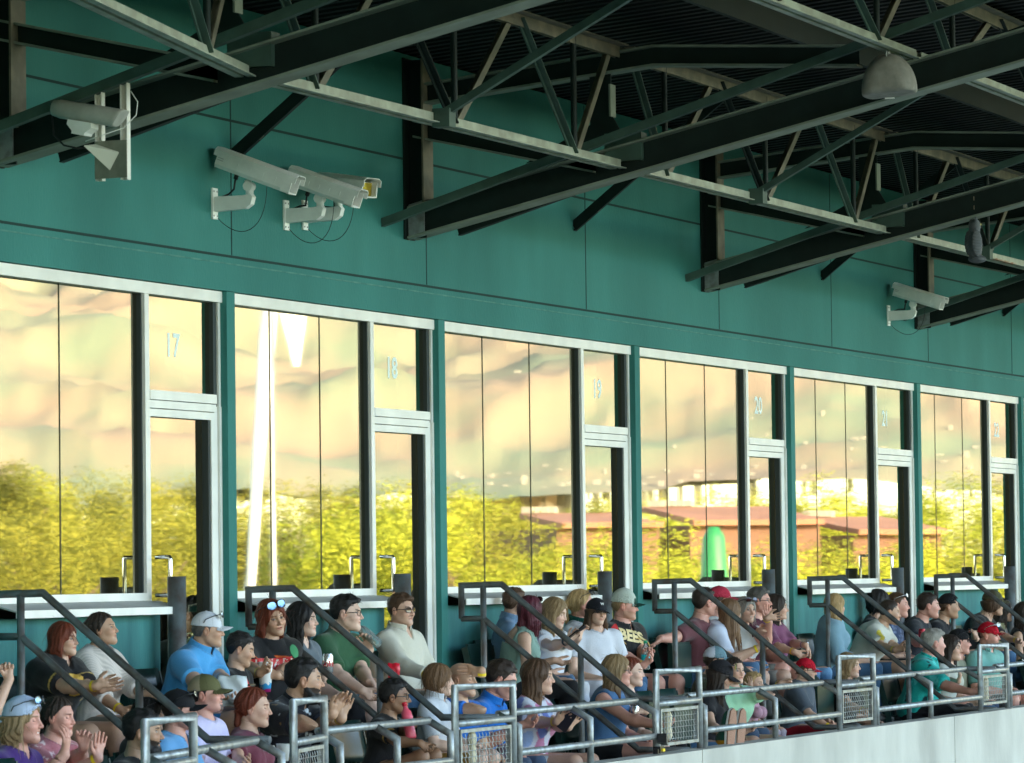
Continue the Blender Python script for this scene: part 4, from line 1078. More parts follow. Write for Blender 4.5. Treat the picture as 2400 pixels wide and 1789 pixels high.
for k in range(170):
    a = rad(rng.uniform(-23, -10)); d = 4650 + abs(rng.normal(0, 160)); i0 = int(np.clip((a - az[0]) / (az[1] - az[0]), 0, nx - 1)); j0 = int(np.clip((d - 4600) / (dist[1] - dist[0]), 0, ny - 1))
    s = rng.uniform(1.2, 2.6); x, y, z = 30 + d * math.cos(a), d * math.sin(a), h[i0, j0]; tw.box(x - s, x + s, y - s, y + s, z - 30, z + s * .9 + 4)
tag(tw.build('hillside_town', M_WH), kind='stuff')
# ================================================================== SEATS
def seat_proto(up):
    root = thing('stadium_chair', 'x', 'stadium chair')
    # backrest: curved plastic shell with a rolled rim and lattice slots near its foot
    b = MB(); n = 10; W_ = .225
    def shell(z0, z1, y0, y1, dep, x0=-W_, x1=W_, th=.012):
        g = [[b.bm.verts.new((x0 + (x1 - x0) * i / n, y0 + (y1 - y0) * j / 4 + dep * ((2 * i / n - 1) ** 2), z0 + (z1 - z0) * j / 4)) for i in range(n + 1)] for j in range(5)]
        h = [[b.bm.verts.new(v.co + Vector((0, th, 0))) for v in r] for r in g]
        for j in range(4):
            for i in range(n):
                f = b.bm.faces.new((g[j][i], g[j][i + 1], g[j + 1][i + 1], g[j + 1][i])); f.smooth = True; f = b.bm.faces.new((h[j][i], h[j + 1][i], h[j + 1][i + 1], h[j][i + 1])); f.smooth = True
        for j in range(4):
            for i in (0, n): b.bm.faces.new((g[j][i], g[j + 1][i], h[j + 1][i], h[j][i]))
        for i in range(n):
            for j in (0, 4): b.bm.faces.new((g[j][i], g[j][i + 1], h[j][i + 1], h[j][i]))
    shell(.58, .84, .02, .075, -.03); shell(.45, .49, -.01, .0, -.03)
    for s in (-1, 1):
        b.bar((s * .205, -.02, .45), (s * .215, .0, .60), .03, .02); b.bar((s * .03, .0, .60), (s * .13, -.01, .46), .018, .012); b.bar((s * .10, .0, .60), (s * .19, -.01, .46), .018, .012)
    b.build('backrest', M_SEAT, root)
    p = MB()
    if up: p.box(-.21, .21, -.085, -.05, .45, .80); p.box(-.21, .21, -.095, -.085, .47, .78)
    else: p.box(-.21, .21, -.42, .0, .415, .445); p.box(-.21, .21, -.43, -.40, .39, .43)
    p.build('seat_pan', M_SEAT, root, bevel=.012)
    for s in (-1, 1):
        l = MB(); l.bar((s * .235, .03, .0), (s * .235, -.02, .47), .02, .06); l.bar((s * .235, -.04, .40), (s * .235, .06, .82), .016, .045); l.build('seat_bracket', M_SEAT, root, bevel=.004)
    return root
sp_dn = None; sp_up = None
def put_seat(x, y, z, up, label, group):
    global sp_dn, sp_up
    src = sp_up if up else sp_dn
    if src is None:
        r = seat_proto(up)
        if up: sp_up = r
        else: sp_dn = r
    else: r = copy_tree(src)
    r.location = (x, y, z); tag(r, label, 'stadium chair', group)
# ================================================================== STAIR HANDRAILS
WHERE = ['at the left edge of the photo', 'below the glass door marked 17', 'below the glass door marked 18', 'below the glass door marked 19', 'below the fourth glass door from the left', 'below the fifth glass door from the left', 'at the far right end']
def handrail(x, lab):
    t = thing('stair_handrail', lab, 'handrail', (x, -1, -.4), 'stair handrails between the seating sections'); inv = Matrix.Translation((x, -1, -.4)).inverted(); r = .021
    def p(ob): ob.parent = t; ob.matrix_parent_inverse = inv
    p(MB().tube([(x, -.24, .775), (x, -.24, 1.0), (x, -.535, 1.005), (x, -1.50, .232), (x, -1.855, .232)], r, 14).build('top_rail', M_RAIL))
    p(MB().tube([(x, -.24, .775), (x, -.40, .775), (x, -1.505, -.105), (x, -1.86, -.105)], r * .97, 14).build('mid_rail', M_RAIL))
    p(MB().tube([(x, -.40, 1.0), (x, -.40, ZA)], r, 14).build('post', M_RAIL)); p(MB().tube([(x, -1.10, .55), (x, -1.10, ZB)], r, 14).build('post', M_RAIL))
    return t
for x, w in zip(RAILX, WHERE): handrail(x, 'sloping grey pipe handrail beside steps ' + w)
# ================================================================== FRONT GUARD RAILS
r = .0215
def guard(x0, y0, x1, y1, lab):
    """pipe guard between two post lines; local x runs along it, local -y is outward"""
    L = math.hypot(x1 - x0, y1 - y0); t = thing('guard_rail', lab, 'guard rail', (x0, y0, 0), 'guard rails along the parapet', rz=math.atan2(y1 - y0, x1 - x0))
    yi = .13; zt, zp = .248, .172; n = max(2, round(L / 1.25))
    MB().tube([(0, yi, zt), (L, yi, zt)], r, 14).build('top_rail', M_GALV, t); MB().tube([(0, 0, .02), (L, 0, .02)], r, 14).build('mid_rail', M_GALV, t)
    for k in range(n + 1):
        x = L * k / n; MB().tube([(x, yi, zt - .004), (x, 0, zp), (x, 0, -.10)], r * .98, 14).build('post', M_GALV, t)
def gate(x0, y0, x1, y1, lab):
    L = math.hypot(x1 - x0, y1 - y0); t = thing('mesh_guard_panel', lab, 'guard panel', (x0, y0, 0), 'mesh guard panels at the foot of each aisle', rz=math.atan2(y1 - y0, x1 - x0))
    MB().tube([(0, 0, -.10), (0, 0, .43), (L, 0, .43), (L, 0, -.10)], r, 14).build('frame_pipe', M_GALV, t); MB().tube([(0, 0, .225), (L, 0, .225)], r * .95, 14).build('cross_pipe', M_GALV, t)
    a, b, c, d = .055, L - .055, -.050, .190
    f = MB().box(a, a + .02, -.012, .02, c, d).box(b - .02, b, -.012, .02, c, d).box(a + .02, b - .02, -.012, .02, d - .02, d).box(a + .02, b - .02, -.012, .02, c, c + .02).build('mesh_frame', M_GALV, t)
    m = MB(); z = c + .042
    while z < d - .025: m.tube([(a + .015, 0, z), (b - .015, 0, z)], .0021, 5); z += .036
    x = a + .045
    while x < b - .03:
        pts = []; z = c + .015; s = 1
        while z < d - .01: pts.append((x + .0055 * s, -.001 * s, z)); z += .018; s = -s
        m.tube(pts, .0023, 5); x += .052
    m.build('wire_mesh', M_GALV, f)
    return t
GUARD = 'grey pipe guard rail '
_c, _s = math.cos(rad(11)), math.sin(rad(11))
def bent(s): return (20.27 - s * _c, -1.93 - s * _s)
guard(*bent(2.98), *bent(1.0), GUARD + 'at the lower left corner, set at an angle'); guard(*bent(6.6), *bent(4.4), GUARD + 'outside the lower left corner')
for a, b, w in ((20.44, 21.97, 'in front of the black haired boy with glasses'), (23.02, 25.40, 'in front of the woman in the tie dye top'), (26.36, 29.36, 'in front of the woman in the mint green tee'),
                (30.30, 33.22, 'in front of the man in the turquoise shirt'), (34.15, 37.05, 'at the right edge of the photo')): guard(a, -1.93, b, -1.93, GUARD + w)
GW = 'pipe panel with wire mesh '
gate(*bent(3.52), *bent(2.70), GW + 'at the lower left corner of the photo'); gate(*bent(.74), *bent(.06), GW + 'in front of the bearded man in the black shirt')
for a, b, w in ((22.04, 22.93, 'in front of the bald man in the blue polo'), (25.42, 26.26, 'below the man with the cream cap'), (29.36, 30.22, 'in front of the blonde woman in the black top'), (33.22, 34.06, 'in front of the man in the pale teal polo')):
    gate(a, -1.93, b, -1.93, GW + w)
# ================================================================== SECURITY CAMERAS, LOUDSPEAKER, OWL
def lens_mat(name, c): return basic(name, c, .06, metal=.7)
M_LY = lens_mat('amber painted reflection', (.75, .55, .08)); M_LR = lens_mat('red reflecting glass', (.25, .07, .05)); M_LG = lens_mat('grey lens glass', (.12, .13, .12))  # amber tint puts a yellow reflection into the window colour
def sec_camera(X, z, a0, a1, az, tilt, lens, lab, side='plate'):
    """bracket on the wall at (X, 0, z); the housing runs from a0 (rear) to a1 (front), both (y, z)"""
    t = thing('security_camera', lab, 'security camera', (X, 0, z), 'white security cameras on the teal wall')
    b = MB(); b.box(-.035, .035, -.014, -.001, -.095, .095); b.build('wall_plate', M_CAMW, t, bevel=.006)
    s = MB()
    for sx in (-1, 1):
        for sz in (-1, 1): s.tube([(sx * .022, -.014, sz * .075), (sx * .022, -.019, sz * .075)], .006, 8)
    s.build('screw', M_ALUG, t)
    arm = MB(); arm.poly_prism([(-.026, -.014, -.050), (-.026, -.014, .042), (-.026, -.20, .040), (-.026, -.262, .048), (-.026, -.275, .03), (-.026, -.262, -.015), (-.026, -.225, -.040)], (.052, 0, 0)); arm.build('bracket_arm', M_CAMW, t, bevel=.010, smooth=False)
    n = MB(); n.tube([(0, -.245, .045), (0, -.245, .085)], .024, 16); n.tube([(-.03, -.243, .095), (.03, -.243, .095)], .030, 16); n.tube([(0, -.240, .10), (0, -.235, .135)], .022, 14); n.build('swivel_joint', M_CAMW, t)
    # housing in its own frame: y forward
    r_, f_ = Vector((0, a0[0], a0[1] - z)), Vector((0, a1[0], a1[1] - z)); L = (f_ - r_).length
    mid = (r_ + f_) / 2; M = Matrix.Translation(mid) @ Matrix.Rotation(rad(az) - math.pi / 2, 4, 'Z') @ Matrix.Rotation(rad(-tilt), 4, 'X')
    h = MB(); hw, hh = .062, .052
    prof = [(-hw, -hh + .02), (-hw + .014, -hh), (hw - .014, -hh), (hw, -hh + .02), (hw, hh - .010), (-hw, hh - .010)]
    h.poly_prism([M @ Vector((x, -L / 2 + .01, zz)) for x, zz in prof], (M.to_3x3() @ Vector((0, L - .06, 0)))); hs = h.build('housing', M_CAMW, t, bevel=.006)
    rb = MB()
    for k in range(5):
        y = -L / 2 + .07 + k * (L - .14) / 4.4
        for sx in (-1, 1): rb.poly_prism([M @ Vector((sx * (hw + .001), y, -hh + .022)), M @ Vector((sx * (hw + .001), y + .006, hh - .012)), M @ Vector((sx * (hw + .006), y + .003, hh - .016))], M.to_3x3() @ Vector((0, .0045, 0)))
    rb.build('rib', M_CAMW, hs)
    vent = MB()
    for k in range(3):
        for sx in (-1, 1): vent.box(min(sx * hw, sx * (hw + .0015)), max(sx * hw, sx * (hw + .0015)), -L / 2 + .02, -L / 2 + .058, -.004 + k * .013, .000 + k * .013, M)
    vent.build('vent_slot', M_ALUG, hs)
    ho = MB(); w2 = hw + .008
    arc = [(-w2, hh - .034), (-w2, hh + .004), (-w2 + .022, hh + .022), (w2 - .022, hh + .022), (w2, hh + .004), (w2, hh - .034)]
    inn = [(w2 - .004, hh - .034), (w2 - .004, hh + .003), (w2 - .024, hh + .018), (-w2 + .024, hh + .018), (-w2 + .004, hh + .003), (-w2 + .004, hh - .034)]
    ho.poly_prism([M @ Vector((x, -L / 2 - .012, zz)) for x, zz in arc + inn], M.to_3x3() @ Vector((0, L + .045, 0))); sh = ho.build('sunshield', M_CAMW, t)
    fr = MB()
    for x0, x1, z0, z1 in ((-hw, hw, -hh, -hh + .008), (-hw, -hw + .007, -hh, hh - .01), (hw - .007, hw, -hh, hh - .01)): fr.box(x0, x1, L / 2 - .052, L / 2 + .008, z0, z1, M)
    fr.build('front_rim', M_CAMW, hs); MB().box(-hw + .008, hw - .008, L / 2 - .048, L / 2 - .044, -hh + .009, hh - .012, M).build('window', lens, hs)
    cb = MB(); cb.tube([tuple(M @ Vector((0, -L * .22, -hh))), tuple(M @ Vector((0, -L * .22, -hh - .03)))], .014, 10)
    p0 = M @ Vector((0, -L * .22, -hh - .03)); cb.tube([p0, p0 + Vector((0, .01, -.06)), Vector((.01, -.10, .055)), Vector((.01, -.04, .035))], .006, 8); cb.build('cable', M_BLACK, t)
    pts = []; q0 = M @ Vector((0, L * .18, -hh)); q1 = Vector((0, -.03, -.09))
    for k in range(15):
        u = k / 14; pts.append(q0.lerp(q1, u) + Vector((0, -.10 * math.sin(math.pi * u) * (1 - u), -.17 * math.sin(math.pi * u))))
    MB().tube(pts, .0022, 6).build('safety_wire', M_BLACK, t)
    return t
sec_camera(22.94, 3.352, (-.045, 3.625), (-.535, 3.435), -88, 21, M_LG, 'white security camera on a bracket beside a vertical wall joint, leftmost on the wall')
sec_camera(23.977, 3.359, (-.055, 3.60), (-.50, 3.435), -92, 20, M_LR, 'white security camera with a red glinting window, nearer of the overlapping pair')
sec_camera(24.262, 3.381, (-.075, 3.585), (-.53, 3.515), -118, 9, M_LY, 'white security camera with an amber glinting window, behind its twin')
sec_camera(37.24, 3.421, (-.070, 3.655), (-.52, 3.505), -92, 18, M_LG, 'white security camera far right, below the last sloping beam')
# the grey camera hung from the strut at the left
t = thing('hanging_camera', 'grey tubular camera on a metal channel frame hanging under the left beam', 'camera', (19.74, -.95, 3.7)); inv = Matrix.Translation((19.74, -.95, 3.7)).inverted()
def hp(ob, par=None):
    ob.parent = par or t
    if not par: ob.matrix_parent_inverse = inv
    return ob
XE = 19.78
for y in (-.865, -1.015): 
    c = MB(); c.box(XE - .02, XE + .02, y - .0205, y - .017, 3.19, 3.705).box(XE - .02, XE + .02, y + .017, y + .0205, 3.19, 3.705).box(XE + .0165, XE + .02, y - .017, y + .017, 3.19, 3.705); hp(c.build('strut_channel', M_ALU))
hp(MB().box(XE - .026, XE - .021, -1.035, -.845, 3.20, 3.40).build('back_plate', basic('dull steel plate', (.30, .30, .24), .5, metal=.3, var=.3, vscale=9)))
q1, q2, q3, q4 = (Vector(atX(197, 343, XE - .12)), Vector(atX(278, 358, XE - .03)), Vector(atX(257, 399, XE - .03)), Vector(atX(225, 340, XE - .03)))
hp(MB().poly_prism([q1, q2, q3], (.004, 0, 0)).poly_prism([q1, q2, q4], (0, 0, .004)).build('shelf_bracket', basic('cream painted bracket', (.66, .66, .56), .6)))
M = Matrix.Translation((XE - .10, -.835, 3.545)) @ Matrix.Rotation(rad(-90) - math.pi / 2, 4, 'Z') @ Matrix.Rotation(rad(-11), 4, 'X')
hb_ = MB(); seg = 20; prof = []
for (yy, k) in ((-.215, .62), (-.205, .86), (-.17, .97), (-.165, 1), (.20, 1), (.225, .96)):
    prof.append([M @ Vector((math.copysign(abs(math.cos(2 * math.pi * q / seg)) ** .75, math.cos(2 * math.pi * q / seg)) * .052 * k, yy * .93 - (.03 * math.sin(2 * math.pi * q / seg) if yy > .19 else 0) * -1, math.copysign(abs(math.sin(2 * math.pi * q / seg)) ** .75, math.sin(2 * math.pi * q / seg)) * .050 * k)) for q in range(seg)])
vr = [[hb_.bm.verts.new(p) for p in ring] for ring in prof]
for a, b in zip(vr, vr[1:]):
    for q in range(seg): hb_.bm.faces.new((a[q], a[(q + 1) % seg], b[(q + 1) % seg], b[q])).smooth = True
hb_.bm.faces.new(vr[0][::-1]); hb_.bm.faces.new(vr[-1]); hs_ = hp(hb_.build('housing', M_CAMG))
for yy in (-.11, .13): hp(MB().box(-.060, -.050, yy - .022, yy + .022, -.004, .006, M).build('latch', M_CAMG, None, bevel=.002), hs_)
hp(text_mesh('BOSCH', .026, M_BLACK, 'brand_mark', M @ Matrix.Translation((-.0535, -.02, -.014)) @ Matrix.Rotation(rad(-90), 4, 'Z') @ Matrix.Rotation(rad(90), 4, 'X')), hs_)
hp(MB().poly_prism([M @ Vector(p) for p in ((-.045, -.08, -.048), (-.045, .06, -.048), (-.045, .065, -.075), (-.045, .035, -.105), (-.045, .03, -.12), (-.045, -.045, -.12), (-.045, -.045, -.105), (-.045, -.08, -.075))], M.to_3x3() @ Vector((.09, 0, 0))).build('pan_mount', M_CAMW, None, bevel=.004))
hp(MB().tube([M @ Vector((0, -.20, -.04)), Vector((XE - .1, -.64, 3.44)), Vector((XE - .1, -.70, 3.38)), Vector((XE - .08, -.78, 3.36)), Vector((XE - .06, -.82, 3.37))], .005, 8).build('cable', M_BLACK))
hp(MB().tube([Vector((XE - .1, -.83, 3.395)), Vector((XE - .1, -.92, 3.42)), Vector((XE - .05, -1.03, 3.46)), Vector((XE, -1.08, 3.53)), Vector((XE, -1.09, 3.60)), Vector((XE, -1.05, 3.66))], .0028, 6).build('white_wire', M_CAMW))
# loudspeaker
t = thing('loudspeaker', 'weathered grey half-dome loudspeaker hanging from the roof joist', 'loudspeaker', (25.45, -3.55, 4.2))
def spk(P):
    d = ell(P, (0, 0, -.10), (.25, .17, .235)); d = smax(d, -(P[:, 2] + .10), .03); f = -(P[:, 2] + .115 + .10 * (P[:, 1] * .8 + .25 * np.abs(P[:, 0]))); 
    return smax(smax(ell(P, (0, 0, -.09), (.245, .175, .235)), f, .02), np.abs(P[:, 0]) - .175 , .05)
v, F = surf(spk, (-.3, -.25, -.3), (.3, .25, .2), .009); me = mesh_np('cabinet', v @ rotz(.15).T, F); cb_ = link('cabinet', me, basic('weathered grey plastic', (.30, .285, .25), .7, vcol2=(.21, .20, .175), vscale=12, bump=.2, bscale=70), t)
MB().box(-.010, .014, -.03, .03, -.142, -.135, Matrix.Rotation(.15, 4, 'Z')).build('name_badge', M_ALU, cb_)
MB().tube([(-.10, -.02, .10), (-.03, 0, .155), (.10, 0, .12), (.125, 0, .10), (.125, 0, -.0)], .013, 10).build('hanger_arm', M_ALUG, t)
MB().tube([(-.10, -.02, .09), (-.13, -.02, .13), (-.09, -.02, .19), (-.06, -.02, .16), (-.10, -.02, .09)], .004, 6).build('safety_loop', M_ALUG, t)
# owl decoy
t = thing('owl_decoy', 'dark grey plastic owl decoy hanging on a rusty chain from the beam', 'owl decoy', (32.06, -2.27, 3.50))
def owl(P):
    d = ell(P, (0, 0, .13), (.062, .058, .13)); d = smin(d, ell(P, (0, .0, .285), (.050, .048, .052)), .04)
    for s in (-1, 1):
        d = smin(d, rcone(P, (s * .034, -.005, .31), (s * .044, -.012, .358), .016, .003), .012); d = smin(d, ell(P, (s * .055, -.015, .15), (.020, .045, .105)), .012)
        d = smax(d, -ell(P, (s * .021, .052, .293), (.017, .012, .017)), .004); d = smin(d, ell(P, (s * .021, .040, .293), (.011, .010, .011)), .002)
    d = smin(d, rcone(P, (0, .046, .283), (0, .060, .266), .008, .004), .006)
    d = smin(d, ell(P, (.0, .02, .018), (.068, .072, .030)), .02)
    return d + .0022 * np.sin(P[:, 2] * 260 + 6 * np.abs(P[:, 0]) * 40) * (P[:, 2] < .25)
v, F = surf(owl, (-.12, -.12, -.03), (.12, .12, .38), .0045); c = np.tile(np.array((.085, .095, .105), f4), (len(v), 1)); em = (np.hypot(np.abs(v[:, 0]) - .021, v[:, 2] - .293) < .013) & (v[:, 1] > .03); c[em] = (.45, .38, .12); c[(np.hypot(np.abs(v[:, 0]) - .021, v[:, 2] - .293) < .006) & em] = .01
ob = link('owl_body', mesh_np('owl_body', v @ rotz(rad(-135)).T @ np.eye(3, dtype=f4), F, c), attr_mat('owl plastic', .6, .3, 60), t); 
ch = MB()
for k in range(4):
    z = .375 + k * .036; pts = [(math.cos(a) * .007 * (k % 2), math.cos(a) * .007 * (1 - k % 2), z + .018 + math.sin(a) * .019) for a in np.linspace(0, 2 * math.pi, 11)]; ch.tube(pts, .0026, 6, caps=False)
ch.tube([(0, 0, .52), (.0, .02, .53), (0, .02, .56)], .004, 6)
ch.build('chain', M_RUST, t)
# ================================================================== SMALL THINGS
# clamp camera on the parapet
o = at(1545, 1752, -1.95); t = thing('action_camera', 'small black camera on a clamp fixed to the parapet at a guard post', 'camera', (float(o[0]), -1.95, -.09))
MB().box(-.035, .035, -.02, .03, 0, .045).box(-.07, -.045, -.015, .015, .0, .03).build('clamp', M_DARKPL, t, bevel=.006); MB().box(-.01, .03, -.03, .0, .012, .03).build('yellow_tag', M_YEL, t)
Mx_ = Matrix.Translation((.01, -.02, .088)) @ Matrix.Rotation(rad(-75), 4, 'Z') @ Matrix.Rotation(rad(-12), 4, 'X')
cb2 = MB().box(-.03, .03, -.055, .055, -.03, .03, Mx_).build('camera_body', M_DARKPL, t, bevel=.012); MB().tube([Mx_ @ Vector((0, .055, 0)), Mx_ @ Vector((0, .075, 0))], .024, 16).build('lens', M_LENSG, cb2)
MB().tube([(0, 0, -.005), (0, 0, .06)], .012, 10).build('stem', M_ALUG, t)
# peanut shaped ornaments behind the mesh
M_PEA = basic('cream plastic', (.66, .58, .40), .6, var=.15, vscale=30)
for X_p, w in ((22.40, 'the first panel from the left'), (25.76, 'the panel below the cream cap man'), (33.55, 'the last panel on the right')):
    pb = MB().lathe([(.004, -.10), (.020, -.092), (.030, -.065), (.026, -.03), (.022, -.005), (.027, .03), (.029, .06), (.020, .088), (.004, .097)], (0, 0, 0), 16).build('peanut_ornament', M_PEA); pb.location = (X_p, -1.885, .075)
    tag(pb, 'cream peanut shaped ornament hanging in the mesh of ' + w, 'ornament', 'peanut ornaments')
def can(p, col, lab, word=None, wc=None, tilt=0, rot=0, sc=1.0, h=.122, r0=.033, wrist=None):
    t = thing('drink_can', lab, 'can', tuple(p)); t.rotation_euler = (tilt, 0, rot); t.scale = (sc,) * 3
    MB().lathe([(.024, -h / 2), (r0, -h / 2 + .010), (r0, h / 2 - .016), (.0265, h / 2 - .002), (.0265, h / 2), (.024, h / 2 - .003)], n=24).build('can_body', col, t)
    if word:
        ob = text_mesh(word, .050, wc, 'lettering', Matrix.Identity(4), t, .0004, .0015)
        for v_ in ob.data.vertices:
            a = v_.co.x / r0; z = v_.co.y; q = (r0 + .0008 + v_.co.z); v_.co = (math.cos(a - 2.75 + math.pi / 2 * 0) * q, math.sin(a - 2.75) * q, z)
    return t
def bottle(p, M_, capm, label_m, lab, d=(0, 0, 1), h=.21, liquid=None):
    t = thing('drink_bottle', lab, 'bottle', tuple(p)); t.rotation_euler = Vector(d).to_track_quat('Z', 'Y').to_euler()
    MB().lathe([(.026, -h / 2), (.032, -h / 2 + .008), (.030, -h / 2 + .04), (.0325, -.01), (.0325, .02), (.029, .05), (.012, h / 2 - .028), (.012, h / 2 - .004)], n=20).build('bottle_body', M_, t)
    MB().lathe([(.0145, h / 2 - .018), (.0145, h / 2 + .002), (.012, h / 2 + .004)], n=16).build('bottle_cap', capm, t)
    if label_m: MB().lathe([(.0335, -.055), (.0335, .005)], n=20).build('bottle_label', label_m, t)
def clear(name, c):
    m = bpy.data.materials.new(name); m.use_nodes = True; b = m.node_tree.nodes['Principled BSDF']; b.inputs['Base Color'].default_value = (*c, 1); b.inputs['Roughness'].default_value = .08; b.inputs['Transmission Weight'].default_value = .75; b.inputs['IOR'].default_value = 1.2; MATS[name] = m; return m
M_CLR = clear('clear plastic', (.75, .88, .88)); M_CANS = basic('silver can', (.62, .63, .64), .25, metal=.8); M_REDP = basic('red print', (.55, .01, .03), .5); M_WHP = basic('white card', (.75, .75, .73), .5)
# green sneakers resting on the parapet
def sneaker(px, lab):
    o = at(px, 1708, -1.90); t = thing('sneaker', lab, 'shoe', tuple(o), 'green sneakers on the parapet'); t.rotation_euler = (0, rad(8), rad(-20))
    out = [(-.040, -.11), (-.045, -.02), (-.036, .06), (-.026, .12), (.0, .14), (.030, .12), (.042, .05), (.038, -.03), (.034, -.10), (0, -.13)]
    MB().poly_prism([(x, -.032, z) for x, z in out], (0, .012, 0)).build('rubber_sole', basic('gum sole', (.33, .17, .11), .7, bump=.6, bscale=150), t)
    MB().poly_prism([(x * 1.02, -.019, z * 1.01) for x, z in out], (0, .016, 0)).build('white_midsole', M_WHP, t, bevel=.003)
    def up(P): return smax(smin(ell(P, (0, .02, .0), (.040, .045, .125)), ell(P, (0, .045, -.07), (.036, .060, .05)), .03), -(P[:, 1] + .004), .004)
    v, F = surf(up, (-.07, -.04, -.16), (.07, .13, .16), .005); c = np.tile(np.array((.006, .06, .04), f4), (len(v), 1)); c[v[:, 2] < -.085] = (.50, .25, .01); c[(np.abs(v[:, 2] - .01) < .008)] = (.6, .62, .6)
    link('shoe_upper', mesh_np('shoe_upper', v, F, c), M_CLOTH, t)
sneaker(1708, 'green sneaker with gum sole resting on the parapet, left one'); sneaker(1731, 'green sneaker with gum sole resting on the parapet, right one')
# ================================================================== THE CROWD
YA, YB = -.38, -1.20
PEOPLE = []
def P(lab, x, top, chin, row, t, **k):
    Y = k.pop('Y', YA if row == 'A' else YB); hh = chin - top
    c = at(x, top + .55 * hh, Y)
    o = dict(label=lab, head=tuple(c), X=float(c[0]), zf=(ZA if row == 'A' else ZB), haz=-68 - t, baz=k.pop('baz', -88), skin='light', hair='short', hc='brown', trousers=(.05, .08, .14), seed=len(PEOPLE) + 1)
    o.update(k)
    hm = (at(x, top, Y)[2] - at(x, chin, Y)[2]) / (.243 + (.012 if o.get('cap') is not None else 0)); o['s'] = k.get('s', .95 if o.get('f') else 1.0) * (.95 if k.get('s', 1) < .9 else .94)
    base = o['s'] if o['s'] > .84 else (o['s'] * .45 + .55); o['hs'] = float(np.clip(hm * .97, .74, .98)) / base
    PEOPLE.append(o)
UP, TOW, FLD, WR = (0, 0, 1), (-.9, -.35, 0), (0, -1, 0), (0, 1, 0)
BLK = (.012, .012, .014); JEAN = (.060, .130, .24); LJEAN = (.12, .25, .42); WHT = (.60, .61, .66)
# ---- back row, left to right
P('woman at the left edge raising a loosely closed hand with red nails', -48, 1470, 1550, 'A', 10, f=1, hair='long', hc='brown', shirt=(.3, .3, .32), hr=(22, 1592, -.15, dict(d=(0, .1, 1), t=(-.3, .8, 0), c=.95)), trousers=JEAN)
P('woman with long reddish brown hair clapping in a black jersey with a gold letter', 150, 1457, 1536, 'A', 22, Y=-.46, f=1, hair='long', hc='red', hc2=None, hlen=.16, vol=.014, skin='light', shirt=BLK, pat='cuffgold', sleeve=.82, loose=.028, vneck=.5, lean=14, baz=-98, fat=.25,
  hr=(226, 1608, -.42, dict(d=(.15, -1, .28), t=(0, .3, 1), c=.06)), hl=(238, 1616, -.46, dict(d=(.15, -1, .28), t=(0, .3, 1), c=.06)), acc=[('band', 0)], trousers=BLK, tlen='short', mouth=.3)
P('woman with dark hair in a messy bun, earring and cream knitted sweater', 240, 1432, 1514, 'A', 8, f=1, hair='bun', hc='dark', vol=.018, skin='tan', pitch=8, shirt=(.56, .50, .46), pat='rib', sleeve=1.42, loose=.024, neck=.07, lean=2, baz=-95,
  hr=(282, 1664, -.42), hl=(348, 1630, -.62, dict(d=(.1, -.9, -.4), c=.4)), acc=[('band', 0), ('watch', 1, M_SILV)], trousers=(.20, .17, .13))
P('older man in a white cap and blue polo leaning forward', 487, 1431, 1520, 'A', -3, Y=-.60, hair='short', hc='dgrey', skin='tan', cap=(.62, .63, .68), shirt=(.075, .33, .66), collar=True, sleeve=.78, fat=.40, lean=20, baz=-90, loose=.016,
  hr=(510, 1614, -.34, dict(d=(.1, -.8, -.6), c=.6)), hl=(537, 1597, -.36, dict(d=(.1, -1, -.1), c=.4)), acc=[('up', 'square', M_LENS, .014), ('band', 1)], trousers=(.03, .18, .42), tlen='shorts', hs=1.0)
P('small boy with short black hair in a black tee looking down', 563, 1480, 1560, 'A', -4, Y=-.66, s=.74, hs=1.03, hair='short', hc='black', skin='tan', pitch=-14, shirt=BLK, sleeve=.6, closed=1, lean=6, hr=(585, 1640, -.2), trousers=BLK)
P('red haired woman with sunglasses on her head in a black jersey lettered in red', 638, 1404, 1490, 'A', 58, Y=-.52, f=1, s=.98, hair='long', hc='red', hlen=.17, vol=.018, skin='tan', roll=12, pitch=-4, shirt=BLK, pat='cufforange', sleeve=.85, vneck=.9, fat=.75, baz=-122, lean=8, loose=.022,
  hl=(650, 1584, -.46, dict(d=(-.5, .85, .05), t=(0, 0, 1), c=.6)), hr=(610, 1578, -.30, dict(d=(-.2, -1, .45), t=(.4, -.2, .8), c=.5)), acc=[('up', 'aviator', M_LENS, .008), ('band', 0), ('watch', 1, M_DARKPL)], trousers=BLK)
P('woman with long straight black hair in a grey tee', 710, 1410, 1492, 'A', 16, f=1, skin='pale', hair='long', hc='black', hlen=.23, vol=.017, shirt=(.12, .145, .17), vneck=.5, fat=.35, lean=8, baz=-100, chub=.6, hr=(757, 1590, -.44, dict(d=(.1, -.6, .75), c=.65)), trousers=BLK)
P('man with short black hair and glasses in a dark green tee', 812, 1392, 1480, 'A', 10, Y=-.42, skin='pale', hair='short', hc='black', quiff=.012, shirt=(.030, .095, .045), sleeve=.80, fat=.50, lean=16, baz=-97, chub=.5, loose=.016, acc=['glasses'], closed=0,
  hr=(848, 1618, -.46, dict(d=(.1, -.8, -.6), c=.4)), hl=(866, 1598, -.42, dict(d=(.1, -.8, -.6), c=.4)), trousers=LJEAN, tlen='shorts')
P('man in a beige cap hidden behind the man in green, drinking from a bottle', 795, 1400, 1480, 'A', 18, Y=-.12, cap=(.40, .33, .27), shirt=BLK, sleeve=.7, lean=-4, hr=(866, 1524, -.48, dict(d=(-.1, .1, 1), t=(0, .8, .3), c=.6)), acc=[('band', 0)], trousers=JEAN)
